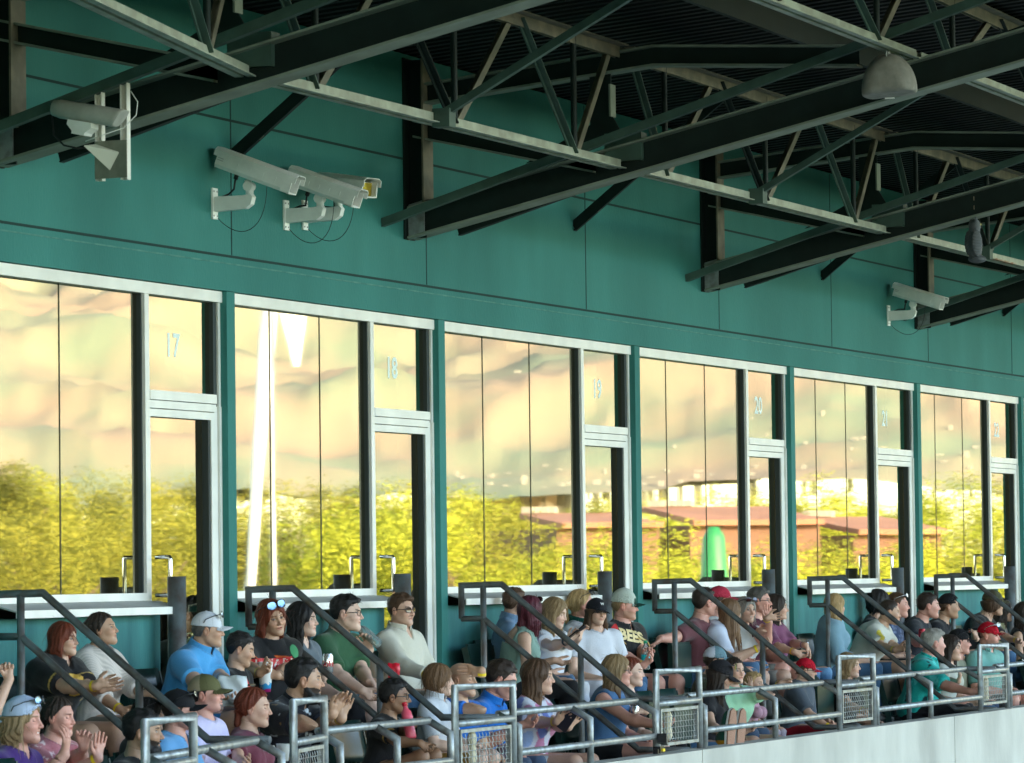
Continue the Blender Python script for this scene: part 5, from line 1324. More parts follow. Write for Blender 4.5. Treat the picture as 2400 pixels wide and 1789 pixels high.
P('man in dark sunglasses with a moustache and cream button shirt leaning back', 941, 1389, 1468, 'A', 36, hair='short', hc='brown', quiff=.014, beard='mous', shirt=(.60, .57, .48), collar=True, sleeve=1.96, lean=-4, baz=-100, acc=['sun', ('band', 0)], vneck=.4, loose=.018,
  hr=(1000, 1582, -.44, dict(d=(.1, -.9, -.3), c=.4)), trousers=(.17, .15, .12))
P('man with curly brown hair seen from behind in a light blue shirt', 1206, 1377, 1447, 'A', -42, Y=-.26, hair='short', hc='brown', quiff=.01, shirt=(.20, .32, .50), collar=True, sleeve=1.9, lean=4, baz=-70, trousers=JEAN)
P('woman with wavy maroon hair seen from behind in a sage green tank top', 1243, 1397, 1468, 'A', -62, Y=-.50, f=1, hair='long', hc='maroon', hlen=.20, wave=.008, vol=.022, skin='light', tank=1, shirt=(.20, .31, .27), open_back=1, baz=-62, lean=14, fat=.3,
  hr=(1298, 1548, -.30, dict(d=(.1, -.9, -.3), c=.3)), acc=[('up', 'square', M_LENSD, .012)], trousers=BLK)
P('fair haired woman in a white blouse looking down at a phone', 1301, 1400, 1470, 'A', 24, Y=-.40, f=1, pitch=-15, closed=1, skin='pale', hair='long', hc='sand', hlen=.27, shirt=(.62, .63, .68), sleeve=.5, neck=.085, loose=.02, lean=10, baz=-100,
  hr=(1333, 1502, -.36, dict(d=(.1, -.75, .7), t=(-.2, .6, .7), c=.4)), hl=(1356, 1496, -.38, dict(d=(.1, -.3, .9), c=.5)), acc=[('watch', 0, M_DARKPL)], trousers=WHT)
P('person with a blonde ponytail and sunglasses in a white shirt with green collar', 1363, 1379, 1452, 'A', -14, Y=-.24, hair='pony', hc='blonde', skin='pink', shirt=WHT, collar=(.01, .10, .08), acc=[('up', 'square', M_LENSD, .006)], trousers=JEAN, lean=0)
P('youth with long brown hair, black cap and white tee smiling towards the camera', 1398, 1400, 1468, 'A', 60, Y=-.42, hair='long', hc='brown', hlen=.27, cap=(.014, .015, .020), brimdrop=.25, shirt=(.62, .63, .70), baz=-128, lean=6, trousers=JEAN, roll=-4, spread=.012)
P('man in a cream cap with dark green brim and black jersey lettered in gold', 1464, 1382, 1456, 'A', 6, pitch=-2, closed=1, beard='stub', hair='short', hc='sand', skin='pink', cap=(.50, .55, .48), brim=(.015, .06, .045), caph=.02, shirt=BLK, pat='cuffgold', sleeve=.8, vneck=.5, fat=.60, lean=2, baz=-104, loose=.02,
  hr=(1508, 1560, -.40, dict(d=(.1, -.7, .5), c=.6)), hl=(1518, 1545, -.42, dict(d=(-.3, -.3, .9), t=(-.5, .5, .5), c=.7)), acc=[('band', 0)], trousers=(.03, .03, .04), tlen='shorts')
P('man with short dark hair in a maroon tee stretching one arm over the next seat', 1652, 1376, 1446, 'A', -30, Y=-.36, skin='pink', hair='short', hc='dark', shirt=(.13, .045, .055), sleeve=.7, fat=.5, lean=8, baz=-92, hr=(1548, 1497, .10, dict(d=(-.3, .7, -.7), t=(-.5, -.5, 0), c=.25, p=(0, .6, -.6))), acc=['thin'], trousers=JEAN)
P('woman in a coral red cap at the back by the window sill', 1688, 1372, 1440, 'A', -8, Y=-.20, f=1, hair='tied', hc='brown', skin='pink', cap=(.48, .035, .07), shirt=(.5, .5, .5), trousers=JEAN)
P('person with very long straight light brown hair and lavender tee leaning forward', 1712, 1402, 1466, 'A', -46, Y=-.52, f=1, s=1.02, hair='long', hc='lbrown', hlen=.36, hf=.05, vol=.015, shirt=(.56, .60, .74), sleeve=.75, fat=.60, lean=30, baz=-76, loose=.02,
  hr=(1777, 1519, -.30, dict(d=(.1, -1, .2), c=.6)), acc=[('band', 0)], trousers=(.12, .12, .13), tlen='shorts')
P('grey blonde woman facing the camera and pointing with an outstretched arm', 1748, 1398, 1460, 'A', 56, Y=-.34, f=1, hair='long', hc='grey', hc2='sand', hlen=.13, shirt=(.5, .5, .5), sleeve=.4, baz=-115, hl=(1798, 1449, -.52, dict(d=(.3, -1, .10), t=(0, .2, 1), c=.14, s=.4)), acc=[('up', 'square', M_LENSD, .008), ('band', 1)], trousers=(.3, .28, .25), tlen='shorts', mouth=.6)
P('grey haired man with thin glasses in dark maroon holding a hand to his mouth', 1780, 1375, 1440, 'A', 10, skin='pink', hair='short', hc='dgrey', quiff=.008, acc=['thin'], shirt=(.07, .016, .032), sleeve=.6, baz=-100, lean=12, hr=(1803, 1458, -.20, dict(d=(.0, .12, 1), t=(-.6, .6, 0), c=.12, p=(0, -.8, -1))), trousers=(.2, .2, .18), tlen='shorts')
P('woman with long dark hair in a mauve top with a black bag strap', 1820, 1392, 1454, 'A', 2, f=1, hair='long', hc='dark', hlen=.21, skin='light', shirt=(.19, .062, .125), sleeve=.9, lean=0, baz=-95, hr=(1862, 1528, -.40, dict(d=(0, -.8, -.5), c=.35)), hl=(1888, 1512, -.60, dict(d=(.1, -.5, -.9), c=.3)), acc=[('band', 0), ('watch', 1, M_SILV)], trousers=LJEAN)
P('woman with long blonde hair in a light denim blue sweatshirt seen from behind', 1958, 1391, 1448, 'A', -28, Y=-.40, f=1, hair='long', hc='blonde', hlen=.25, vol=.018, shirt=(.22, .37, .47), sleeve=1.55, loose=.032, baz=-74, lean=4, trousers=JEAN)
P('woman with curly black hair half hidden behind the buzz cut boy', 2060, 1383, 1442, 'A', -24, Y=-.18, f=1, hair='long', hc='black', hlen=.09, wave=.010, vol=.028, shirt=BLK, trousers=BLK)
P('young man with white sunglasses on his head in a navy patterned shirt', 2104, 1386, 1448, 'A', 4, Y=-.30, skin='pink', hair='crew', hc='brown', shirt=(.03, .05, .11), pat='navydots', lean=14, acc=[('up', 'white', M_LENS, .0)], trousers=JEAN)
P('boy with a dark buzz cut in a cream tee leaning on his knees', 2085, 1404, 1464, 'A', 0, Y=-.60, pitch=-6, skin='tan', hair='crew', hc='dark', shirt=(.55, .55, .49), sleeve=.8, lean=32, loose=.022, hr=(2098, 1524, -.26, dict(d=(.1, -1, .1), c=.7)), hl=(2112, 1521, -.28, dict(d=(-.2, -1, 0), c=.7)), acc=[('band', 0)], trousers=JEAN, tlen='shorts')
P('young man with short dark brown hair in a charcoal tee holding a red can', 2176, 1388, 1450, 'A', -4, hair='short', hc='dark', skin='pink', shirt=(.022, .026, .036), sleeve=.8, lean=24, fat=.35, hr=(2160, 1512, -.30, dict(d=(.1, -.4, .9), c=.6)), trousers=BLK)
P('young man in a backward black cap and black tee', 2223, 1389, 1452, 'A', -2, hair='short', hc='brown', skin='tan', cap=BLK, capback=1, shirt=(.014, .016, .022), sleeve=.8, lean=20, trousers=BLK)
P('person in a camouflage cap with wavy brown hair and black tee bending forward', 2328, 1380, 1446, 'A', -22, Y=-.48, hair='mop', hc='brown', cap=(.10, .10, .055), cap2=(.07, .06, .035), shirt=BLK, sleeve=.85, lean=30, fat=.3, hr=(2288, 1498, -.22, dict(d=(0, .3, .9), c=.7)), hl=(2385, 1502, -.30), acc=[('band', 1)], trousers=JEAN)
P('woman with long dark wavy hair in a white top behind the camouflage cap', 2350, 1402, 1458, 'A', -8, Y=-.16, f=1, hair='long', hc='dark', hlen=.20, wave=.008, shirt=(.5, .5, .52), trousers=JEAN)
P('woman in a black tank top at the right edge', 2404, 1408, 1470, 'A', -10, f=1, tank=1, hair='long', hc='dark', hlen=.2, skin='tan', shirt=BLK, trousers=JEAN)
# ---- front row, left to right
P('person in a backward pale blue cap with long sandy hair and purple tee, smiling', 52, 1627, 1746, 'B', 14, Y=-1.48, hair='long', hc='sand', hlen=.13, vol=.012, skin='pink', cap=(.50, .58, .76), capback=1, shirt=(.075, .030, .19), vneck=.4, mouth=1, closed=1, acc=[('up', 'square', M_LENS, .014)], hr=(150, 1770, -.30, dict(d=(0, -.2, 1), c=.3)))
P('woman with brown hair tied back in a pink floral top clapping', 137, 1630, 1726, 'B', 20, Y=-1.44, f=1, hair='tied', hc='dark', skin='pink', shirt=(.42, .15, .18), pat='floral', pitch=-4, closed=1, chub=.5, baz=-100, hr=(230, 1778, -.34, dict(d=(0, -.12, 1), t=(-.7, .5, .1), c=.06, s=.15)), hl=(196, 1752, -.30, dict(d=(-.1, -.3, 1), t=(-.3, .8, .1), c=.8)), acc=[('band', 0)])
P('man with thick black hair and full black beard in a black tee', 335, 1660, 1768, 'B', 0, Y=-1.36, hair='short', hc='black', beard='full', skin='olive', shirt=BLK, quiff=.006, fat=.2)
P('woman with long black hair and sunglasses on her head beside the black cap man', 350, 1634, 1716, 'B', -8, Y=-1.02, f=1, hair='long', hc='black', hlen=.2, shirt=(.05, .05, .06), acc=[('up', 'square', M_LENSD, .008)])
P('man in a black cap with sunglasses on the brim and light blue tee', 420, 1613, 1714, 'B', -4, hair='crew', hc='dark', beard='stub', skin='pink', cap=BLK, brimdrop=-.02, shirt=(.16, .40, .72), vneck=.8, acc=[('up', 'square', M_LENSG, .012)], lean=4)
P('man in an olive and tan trucker cap with a black goatee and lavender tee', 484, 1577, 1675, 'B', 12, Y=-1.12, hair='short', hc='black', beard='goatee', skin='pink', cap=(.115, .110, .048), cap2=(.29, .24, .16), pitch=8, closed=1, shirt=(.60, .55, .78), pat='raglan', lean=2, fat=.2, brimdrop=.25)
P('girl with dark auburn hair tied back in a maroon tee', 595, 1609, 1704, 'B', 6, f=1, s=.88, hs=1.05, hair='tied', hc='red', skin='light', shirt=(.19, .052, .080), pitch=-3, chub=.5, closed=1, hr=(575, 1790, -.25), lean=6)
P('big man with black curly hair and full beard in a black printed shirt clapping', 713, 1536, 1648, 'B', -6, Y=-1.26, s=1.05, hs=1.06, hair='short', hc='black', beard='full', skin='tan', shirt=(.010, .011, .018), pat='palms', collar=True, sleeve=.85, fat=.65, lean=24, baz=-94, loose=.02,
  hr=(779, 1674, -.44, dict(d=(.15, -.55, .85), t=(-.5, .4, .5), c=.28)), hl=(800, 1684, -.46, dict(d=(.1, -.28, 1), t=(-.5, .6, .3), c=.12)), acc=[('watch', 0, M_SILV), ('band', 1)], trousers=BLK, tlen='shorts')
P('boy with black hair and glasses in a black tee holding the guard rail', 925, 1590, 1674, 'B', 4, Y=-1.46, s=.76, hs=1.06, skin='brown', hair='short', hc='black', quiff=.008, acc=['glasses'], shirt=BLK, pat='cuffgold', sleeve=.7, lean=12, mouth=.3, hr=(985, 1742, -.40, dict(d=(.05, -.7, -.7), c=.7)), hl=(968, 1700, -.25, dict(d=(0, -.6, .5), c=.6)), trousers=BLK, tlen='shorts', ku=.10)
P('boy with a brown mop of hair in a white crinkled shirt and mustard shorts', 1029, 1554, 1631, 'B', -3, s=.82, hs=1.0, skin='pale', hair='mop', hc='lbrown', shirt=(.56, .58, .63), collar=True, sleeve=.8, lean=2, trousers=(.38, .20, .04), tlen='shorts', acc=[])
P('bald man in a royal blue polo shading his eyes with one hand', 1084, 1549, 1634, 'B', 26, hair='bald', hc='brown', skin='tan', mouth=1, closed=1, shirt=(.012, .12, .46), sleeve=.65, fat=.35, baz=-100, hr=(1128, 1573, -.22, dict(d=(-.1, .98, .10), t=(0, .1, -1), c=.12, p=(0, -.9, -.5))), acc=[('band', 0)])
P('man with dark hair in a royal blue polo looking down', 1174, 1545, 1636, 'B', 0, pitch=-20, hair='short', hc='dark', skin='pink', beard='stub', closed=1, shirt=(.012, .15, .52), collar=True, lean=22, sleeve=.8, hr=(1222, 1700, -.26, dict(d=(.1, -1, .1), c=.5)))
P('woman with long straight brown hair in a tie dye top gesturing with both hands', 1262, 1543, 1628, 'B', 6, f=1, hair='long', hc='brown', hc2='lbrown', hlen=.29, skin='light', mouth=.6, shirt=(.60, .60, .68), pat='tiedye', sleeve=.62, loose=.024, lean=6, baz=-94,
  hr=(1304, 1692, -.38, dict(d=(.1, -.8, .55), t=(-.3, .5, .6), c=.3)), hl=(1333, 1706, -.48, dict(d=(.2, -.6, .8), t=(-.6, .5, .5), c=.1, s=.5)), acc=[('band', 0)], trousers=(.5, .52, .55), tlen='short')
P('woman with long streaked blonde hair and glasses in a blue tank top', 1447, 1533, 1609, 'B', 2, f=1, s=.97, hair='long', hc='sand', hc2='brown', hlen=.26, wave=.007, skin='pink', tank=1, shirt=(.065, .15, .30), fat=.5, chub=.7, lean=12, acc=['glasses'], hr=(1545, 1700, -.42, dict(d=(0, -1, 0), c=.4)), trousers=BLK, tlen='short')
P('young auburn haired woman in a black tee holding a can in a blue sleeve', 1479, 1538, 1610, 'B', 10, Y=-1.14, f=1, hair='tied', hc='red', skin='pale', shirt=(.016, .018, .022), hr=(1514, 1668, -.34, dict(d=(-.6, .7, .1), c=.6)), acc=[('watch', 0, M_DARKPL)], trousers=BLK)
P('person in a grey blue and white trucker cap with a red patch', 1678, 1513, 1582, 'B', 0, Y=-1.02, hair='short', hc='dark', cap=(.14, .24, .29), cap2=(.50, .53, .62), shirt=(.055, .065, .035), lean=10)
P('woman in a black cap with mirrored sunglasses and long dark hair looking down', 1688, 1544, 1620, 'B', 6, f=1, pitch=-16, closed=1, hair='long', hc='dark', hlen=.34, cap=(.020, .019, .023), brimdrop=.35, skin='light', shirt=(.014, .014, .018), lean=16, acc=[('up', 'aviator', M_LENSG, .014)], hr=(1700, 1730, -.3), trousers=LJEAN)
P('woman with dark hair tied back in a mint green tee reaching to the rail', 1722, 1539, 1603, 'B', 52, f=1, hair='tied', hc='dark', skin='light', shirt=(.34, .62, .42), sleeve=.7, fat=.3, baz=-115, loose=.02, hl=(1829, 1603, -.46, dict(d=(.2, -1, -.15), t=(0, .2, 1), c=.85)), acc=[('band', 1)], hr=(1745, 1715, -.3, dict(d=(.1, -.9, .3), c=.5)), trousers=(.02, .02, .03), tlen='short')
P('small blonde child in a pink top waving a hand behind the rail', 1768, 1574, 1630, 'B', 30, Y=-1.10, s=.60, hs=1.05, f=1, hair='tied', hc='blonde', skin='light', shirt=(.55, .32, .42), hr=(1760, 1610, -.2, dict(d=(0, .1, 1), t=(0, .8, .2), c=.04, s=.6)), trousers=(.5, .4, .45))
P('boy in a bright red cap and dark grey tee with glasses', 1889, 1541, 1600, 'B', 2, s=.82, hs=1.0, skin='light', hair='short', hc='brown', cap=(.46, .006, .022), brimdrop=.3, shirt=(.085, .105, .135), sleeve=.85, loose=.026, lean=12, pitch=-4, acc=['thin', ('band', 0)], hr=(1943, 1705, -.32, dict(d=(0, -.8, -.5), c=.4)), trousers=(.30, .01, .02), tlen='shorts')
P('blonde woman with wavy shoulder length hair in a black top behind a mesh panel', 1990, 1529, 1590, 'B', 14, f=1, hair='long', hc='sand', hc2='blonde', hlen=.12, wave=.008, skin='light', shirt=BLK, hr=(2025, 1668, -.3, dict(c=.5)), acc=[('band', 0)], trousers=(.06, .08, .14), lean=4)
P('older man with swept grey hair in a turquoise printed shirt seen from behind', 2188, 1472, 1541, 'B', -18, hair='short', hc='grey', quiff=.014, vol=.02, skin='pink', shirt=(.015, .42, .38), pat='hawaii', collar=True, sleeve=.95, fat=.50, loose=.026, lean=14, baz=-80, hr=(2275, 1622, -.42, dict(d=(0, -1, 0), c=.5)), trousers=BLK)
P('woman with straight dark hair in a cream top smiling', 2229, 1487, 1549, 'B', 26, f=1, hair='long', hc='dark', hlen=.25, mouth=.8, skin='light', shirt=(.54, .55, .48), baz=-95, hr=(2246, 1598, -.24, dict(d=(0, -.3, 1), c=.5)), trousers=JEAN)
P('man in a black cap with orange mirrored sunglasses and khaki tee', 2249, 1472, 1536, 'B', -4, Y=-1.00, hair='short', hc='dark', skin='pink', cap=BLK, shirt=(.25, .25, .18), fat=.3, acc=[('up', 'square', M_LENSO, .016)])
P('heavy man in a flat red cap with blue mirrored glasses and pale teal polo', 2318, 1458, 1521, 'B', 22, hair='crew', hc='dark', beard='stub', skin='pink', cap=(.46, .006, .02), caph=.008, brimdrop=-.04, shirt=(.165, .38, .34), collar=True, fat=.85, baz=-106, sleeve=.85, acc=[('up', 'white', M_LENS, .018)], mouth=.4, trousers=(.10, .10, .10), tlen='shorts')

with ThreadPoolExecutor(4) as ex: BUILT = list(ex.map(build_person, PEOPLE))
INFO = {}
for o_, r_ in zip(PEOPLE, BUILT):
    root, info = draw_person(o_, r_); INFO[o_['label'][:28]] = (root, info, o_)
def who(s): return next(v for k, v in INFO.items() if s in v[2]['label'])

def on_shirt(sub, px, py, kind, mat, az, body=None, size=.05, up=.0, roll=0, shape=None, name='print', bold=.002, arch=0):
    """lettering or a patch pressed onto a person's shirt, centred where the photo shows it"""
    root, info, o = who(sub); sdf = info['shirt']; d = ray(px, py); d = d / np.linalg.norm(d); tt = 15.0; y0 = o['head'][1]
    tt = (y0 - .75 - CAM[1]) / d[1] if d[1] > 0 else 15; 
    for _ in range(200):
        v = float(sdf((CAM + d * tt)[None].astype(f4))[0])
        if v < .0015: break
        tt += max(.002, v * .7)
    c = Vector(CAM + d * tt); n = Vector((math.cos(rad(az)), math.sin(rad(az)), up)).normalized(); x = Vector((0, 0, 1)).cross(n).normalized(); z = n.cross(x)
    if kind == 'text':
        cu = bpy.data.curves.new(name, 'FONT'); cu.body = body; cu.size = size; cu.extrude = .0; cu.align_x = 'CENTER'; cu.align_y = 'CENTER'; cu.offset = bold; cu.resolution_u = 2
        ob = bpy.data.objects.new(name, cu); COL.objects.link(ob); bpy.context.view_layer.update()
        me = bpy.data.meshes.new_from_object(ob.evaluated_get(bpy.context.evaluated_depsgraph_get())); bpy.data.objects.remove(ob)
    else:
        bm = bmesh.new(); vs = [bm.verts.new((a * size, b * size, 0)) for a, b in shape]; bm.faces.new(vs); me = bpy.data.meshes.new(name); bm.to_mesh(me); bm.free()
    bm = bmesh.new(); bm.from_mesh(me); bmesh.ops.triangulate(bm, faces=bm.faces[:])
    for _ in range(3):
        es = [e for e in bm.edges if e.calc_length() > .012]
        if not es: break
        bmesh.ops.subdivide_edges(bm, edges=es, cuts=1); bmesh.ops.triangulate(bm, faces=bm.faces[:])
    bm.to_mesh(me); bm.free(); me.materials.clear()
    co = np.empty(len(me.vertices) * 3, f4); me.vertices.foreach_get('co', co); co = co.reshape(-1, 3); ca, sa = math.cos(rad(roll)), math.sin(rad(roll))
    u = co[:, 0] * ca - co[:, 1] * sa; w = co[:, 0] * sa + co[:, 1] * ca + arch * co[:, 0] ** 2
    Pn = np.array(c)[None] + u[:, None] * np.array(x)[None] + w[:, None] * np.array(z)[None] + np.array(n)[None] * .12; nn = -np.array(n, f4)
    T = np.zeros(len(Pn), f4)
    for _ in range(60):
        v = sdf((Pn + T[:, None] * nn).astype(f4)); T += np.clip(v - .0022, -.01, .03) * .8; T = np.minimum(T, .20)
    me.vertices.foreach_set('co', (Pn + T[:, None] * nn).astype(f4).ravel()); me.update()
    ob = link(name, me, mat, None); ob.parent = root; ob.matrix_parent_inverse = Matrix.Translation(root.location).inverted(); return ob
def grip(sub, k, px, py):
    """the point on the sight line through a photo pixel that lies nearest the palm of a person's hand"""
    a = who(sub)[1]['arms'][k]; palm = a['W'] + a['HR'] @ np.array([0, .07, -.01]); d = ray(px, py); d = d / np.linalg.norm(d); return CAM + d * ((palm - CAM) @ d)
can(grip('in a grey tee', 0, 768, 1556), M_CANS, 'silver cola can with red lettering held by the woman in grey', 'Coke', M_REDP, rot=0)
can(grip('can in a blue sleeve', 0, 1489, 1672), M_CANS, 'silver can in a blue sleeve held by the auburn haired woman', sc=.85)
MB().lathe([(.034, -.055), (.036, -.05), (.036, -.01), (.034, -.008)], n=20).build('can_sleeve', basic('blue neoprene', (.01, .08, .35), .7), bpy.data.objects['drink_can.001'])
can(grip('holding a red can', 0, 2161, 1490), basic('red can', (.45, .02, .03), .3, metal=.3), 'red drink can held by the young man in the charcoal tee')
bottle(grip('drinking from a bottle', 0, 861, 1487), M_CLR, M_CLR, None, 'clear empty water bottle tilted up to drink', d=(.0, .78, .62))
bottle(grip('lettered in gold', 1, 1513, 1536), M_CLR, basic('green cap', (.0, .25, .12), .4), basic('aqua label', (.0, .45, .50), .4), 'clear water bottle with green cap and aqua label held by the jersey man')
bottle(grip('holding the guard rail', 1, 956, 1690), basic('pink plastic', (.75, .10, .16), .35), M_REDP, None, 'pink drink bottle held by the boy with glasses', d=(.1, .25, 1))
t = thing('paper_cup', 'white paper cup with blue and magenta swirls held by the red haired woman', 'cup', tuple(grip('lettered in red', 1, 622, 1588)))
pc = MB(); R0 = [(.030, -.085), (.036, -.03), (.042, .055), (.045, .085), (.047, .088), (.045, .090), (.041, .084)]; pc.lathe(R0, n=28)
m_cup = basic('printed cup', (.75, .74, .73), .5); 
def cupx(m, tt, b):
    g = N(tt, 'ShaderNodeTexCoord'); sx = N(tt, 'ShaderNodeSeparateXYZ'); no = N(tt, 'ShaderNodeTexNoise'); no.inputs['Scale'].default_value = 26; ad = N(tt, 'ShaderNodeMath', operation='MULTIPLY_ADD'); ad.inputs[1].default_value = .09; cr = N(tt, 'ShaderNodeValToRGB'); cr.color_ramp.interpolation = 'CONSTANT'
    tt.links.new(g.outputs['Object'], sx.inputs[0]); tt.links.new(g.outputs['Object'], no.inputs[0]); tt.links.new(no.outputs[0], ad.inputs[0]); tt.links.new(sx.outputs[2], ad.inputs[2])
    mr = N(tt, 'ShaderNodeMapRange'); mr.inputs['From Min'].default_value = -.085; mr.inputs['From Max'].default_value = .09; tt.links.new(ad.outputs[0], mr.inputs[0]); tt.links.new(mr.outputs[0], cr.inputs[0])
    e = cr.color_ramp.elements; e[0].color = (.45, .01, .16, 1); e[1].position = .52; e[1].color = (.75, .74, .73, 1); k = e.new(.38); k.color = (.03, .30, .60, 1); tt.links.new(cr.outputs[0], b.inputs['Base Color'])
cupx(m_cup, m_cup.node_tree, m_cup.node_tree.nodes['Principled BSDF']); pc.build('cup_body', m_cup, t)
t2 = thing('paper_cup', 'small white paper cup standing beside the girl in the maroon tee', 'cup', tuple(at(664, 1764, -1.62))); MB().lathe([(.028, -.045), (.038, .045), (.040, .047), (.036, .043)], n=20).build('cup_body', M_WHP, t2)
M_REDBAG = basic('red foil bag', (.62, .01, .03), .35, bump=.5, bscale=25)
def sheet(name, p, w, h, th, mat, lab, cat, rz=0, rx=0, wav=.006):
    n = 12; bm = bmesh.new(); g = {}
    for s in (0, 1):
        for i in range(n + 1):
            for j in range(n + 1):
                u, v = i / n - .5, j / n - .5; pf = (1 - (2 * abs(u)) ** 3) * (1 - (2 * abs(v)) ** 3)
                y = (1 if s else -1) * (th * pf + .001) + wav * math.sin(u * 9 + v * 7 + s) * .6
                g[s, i, j] = bm.verts.new((u * w * (1 + .05 * math.sin(v * 8)), y, v * h * (1 + .04 * math.sin(u * 11))))
        for i in range(n):
            for j in range(n):
                q = [g[s, i, j], g[s, i + 1, j], g[s, i + 1, j + 1], g[s, i, j + 1]]; f = bm.faces.new(q if s == 0 else q[::-1]); f.smooth = True
    for i in range(n):
        for (a, b) in (((i, 0), (i + 1, 0)), ((i + 1, n), (i, n)), ((0, i + 1), (0, i)), ((n, i), (n, i + 1))):
            bm.faces.new((g[0, a[0], a[1]], g[1, a[0], a[1]], g[1, b[0], b[1]], g[0, b[0], b[1]]))
    bmesh.ops.recalc_face_normals(bm, faces=bm.faces[:])
    me = bpy.data.meshes.new(name); bm.to_mesh(me); bm.free(); ob = link(name, me, mat); ob.location = tuple(p); ob.rotation_euler = (rx, 0, rz); return tag(ob, lab, cat)
sheet('snack_bag', at(923, 1578, -.75), .075, .125, .018, M_REDBAG, 'crumpled red foil snack bag above the boy with glasses', 'bag', rz=rad(-70))
sheet('plastic_bag', grip('blue polo leaning', 0, 545, 1620), .16, .17, .03, basic('thin white plastic', (.62, .66, .68), .35, bump=.6, bscale=20), 'thin white plastic bag held by the man in the blue polo', 'bag', rz=rad(-70), wav=.02)
def phone(p, lab, d, up, mat=M_DARKPL, w=.072, h=.15):
    p = Vector(p); d = Vector(d).normalized(); x = d.cross(Vector(up)).normalized(); n = x.cross(d)
    M = Matrix([[x[i], n[i], d[i], p[i]] for i in range(3)] + [[0, 0, 0, 1]]); t = thing('phone', lab, 'phone', (0, 0, 0)); t.matrix_world = M
    MB().box(-w / 2, w / 2, -.005, .004, -h / 2, h / 2).build('phone_case', mat, t, bevel=.004); MB().box(-w / 2 + .004, w / 2 - .004, .0042, .0052, -h / 2 + .006, h / 2 - .006).build('screen', M_LENSD, t)
phone(grip('looking down at a phone', 0, 1352, 1482), 'black phone held up by the fair haired woman in white', (.2, -.75, .6), (0, 1, 1))
phone(grip('blue polo leaning', 1, 564, 1607), 'black phone held by the man in the blue polo', (0, -1, .05), (0, 0, 1))
phone(grip('mint green tee', 0, 1767, 1702), 'red cased phone held above the knees of the woman in mint green', (.1, -1, .1), (0, 0, 1), basic('red phone case', (.35, .01, .02), .35))
phone(grip('tie dye top', 0, 1330, 1688), 'black phone held by the woman in the tie dye top', (0, -.6, .8), (1, 0, 0))
M_GOLDP = basic('gold print', (.68, .42, .08), .6); M_GOLDL = basic('pale gold print', (.72, .58, .30), .6); M_REDF = basic('red felt', (.55, .03, .035), .7); M_WHF = basic('white felt', (.66, .62, .58), .7); M_GRNP = basic('green patch', (.06, .28, .12), .7); M_YELP = basic('yellow print', (.55, .45, .05), .7)
on_shirt('gold letter', 178, 1609, 'text', M_GOLDP, -118, 'B', .155, name='letter_print', bold=.007, roll=-8)
on_shirt('gold letter', 204, 1616, 'text', M_GOLDP, -100, 'E', .085, name='letter_print', bold=.004, roll=-14)
RB = [(-2.4, -.52), (-2.4, .40), (-1.5, .62), (0, .52), (1.5, .62), (2.3, .72), (2.3, -.36), (1.2, -.55), (0, -.62), (-1.2, -.66)]
on_shirt('lettered in red', 633, 1556, 'patch', M_REDF, -152, size=.058, shape=RB, name='red_panel', up=-.0)
on_shirt('lettered in red', 633, 1556, 'text', M_WHF, -152, 'NAVARI', .078, name='jersey_lettering', bold=.0012)
on_shirt('lettered in red', 690, 1527, 'patch', M_GRNP, -140, size=.036, shape=[(math.cos(a) * .8, math.sin(a) * 1.15) for a in np.linspace(0, 6.28, 14)[:-1]], name='sleeve_patch')
on_shirt('lettered in gold', 1481, 1492, 'text', M_GOLDL, -112, 'BEES', .115, name='jersey_lettering', bold=.005, roll=-10)
on_shirt('lettered in gold', 1438, 1477, 'text', M_REDF, -170, 'A', .10, name='sleeve_letter', bold=.006)
on_shirt('small boy with short black', 575, 1601, 'text', M_REDF, -150, 'A', .08, name='sleeve_letter', bold=.006)
on_shirt('buzz cut in a cream', 2067, 1494, 'patch', M_YELP, -130, size=.05, shape=[(-.7, -1.2), (-.2, .0), (-.4, .6), (.3, 1.3), (.8, 1.2), (.6, .2), (.3, -.9)], name='shirt_print')
on_shirt('auburn hair tied back in a maroon', 633, 1753, 'text', M_WHF, -125, 'my turn', .05, name='shirt_lettering', bold=.001)
on_shirt('lavender tee', 517, 1700, 'patch', basic('violet print', (.13, .04, .50), .7), -120, size=.05, shape=[(-.6, .9), (0, .5), (.6, .7), (.9, -1.2), (.3, -1.0), (-.2, -.2)], name='shirt_print')
def cap_mark(sub, body, size, mat, ang=0, z=.083):
    root, info, o = who(sub); M = mat4(info['HMw'], info['H']) @ Matrix.Scale(info['hs'], 4) @ Matrix.Rotation(rad(ang), 4, 'Z')
    ob = text_mesh(body, size, mat, 'cap_mark', Matrix.Translation((0, .0, 0)), None, .0004, .001)
    for v in ob.data.vertices:
        x, y, e = v.co; v.co = M @ Vector((-x, .0955 + e - x * x * 4.6 - (y) * .42 + (.083 - z) * .3, z + y * .9))
    ob.parent = root; ob.matrix_parent_inverse = Matrix.Translation(root.location).inverted()
cap_mark('long brown hair, black cap', 'W', .034, M_WHP)
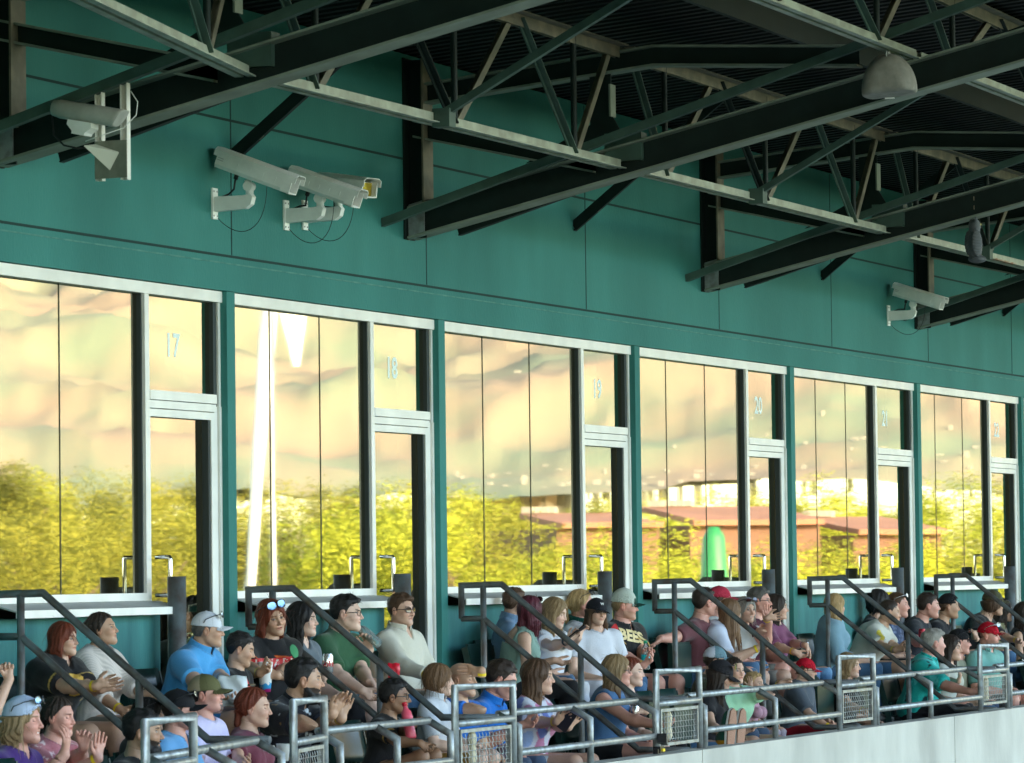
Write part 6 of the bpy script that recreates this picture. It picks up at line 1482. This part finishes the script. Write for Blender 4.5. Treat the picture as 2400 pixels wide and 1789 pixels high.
# ---- faint drinks and guests just inside the glass
for k, (px, py) in enumerate(((1142, 1358), (1160, 1360), (1247, 1358), (1262, 1356), (780, 1362), (1208, 1352), (2040, 1345), (1935, 1350))):
    o_ = at(px, py, .30); can((o_[0], .30, 1.04), M_CANS if k % 2 else basic('pale green can', (.25, .6, .4), .4), 'pale drink can standing inside the window behind the crowd', sc=1.25)
    bpy.data.objects[-1]
for o_ in bpy.data.objects:
    if o_.get('label') == 'pale drink can standing inside the window behind the crowd': o_['group'] = 'cans inside the windows'
tag(MB().box(19, 46, .24, .62, .94, .975).build('counter', M_ALUG), 'long pale counter just inside the windows', 'counter')
# ---- seats: one under every spectator, folded empty ones between
occ = []
for o_, r_ in zip(PEOPLE, BUILT):
    p_ = r_['_']['root']; A_ = o_['zf'] == ZA; b_ = r_['_']['B'] @ np.array([0, 1, 0]); occ.append((p_[0], 'A' if A_ else 'B')); adult = o_['s'] > .84
    bx, by = p_[0] - .0 * b_[0], p_[1] + .155 + .06 * o_.get('fat', 0)
    put_seat(float(bx), float(min(by, -.10)), o_['zf'] + (0 if adult else .0) + float(np.clip(p_[2] - .075 - .445 - o_['zf'], -.08, .08)), False, 'dark green stadium chair under a seated spectator' + (' in the back row by the wall' if A_ else ' in the front row by the parapet'), 'occupied chairs ' + ('of the back row' if A_ else 'of the front row'))
secs = list(zip([16.6] + [x + .10 for x in RAILX], [x - 1.0 for x in RAILX] + [44]))
for row, y, z in (('A', -.235, ZA), ('B', -1.06, ZB)):
    for a, b in secs:
        a = max(a, 17.0); n = int((b - a) / .515)
        for k in range(n):
            x = a + .26 + k * .515
            if min([abs(x - ox) for ox, rr in occ if rr == row] + [9]) < .44: continue
            yy = y - (20.2 - x) * .19 if row == 'B' and x < 20.2 else y
            put_seat(x, yy, z, True, 'empty folded dark green stadium chair' + (' in the back row by the wall' if row == 'A' else ' in the front row by the parapet'), 'folded empty chairs ' + ('of the back row' if row == 'A' else 'of the front row'))
scn.cycles.use_denoising = True
for o in list(bpy.data.objects):
    if len(o.get('label', '').split()) > 16 or len(o.get('label', 'a b c d').split()) < 4: print('LABEL', o['label'])
    if o.type == 'MESH' and not o.data.materials: print('no material', o.name)
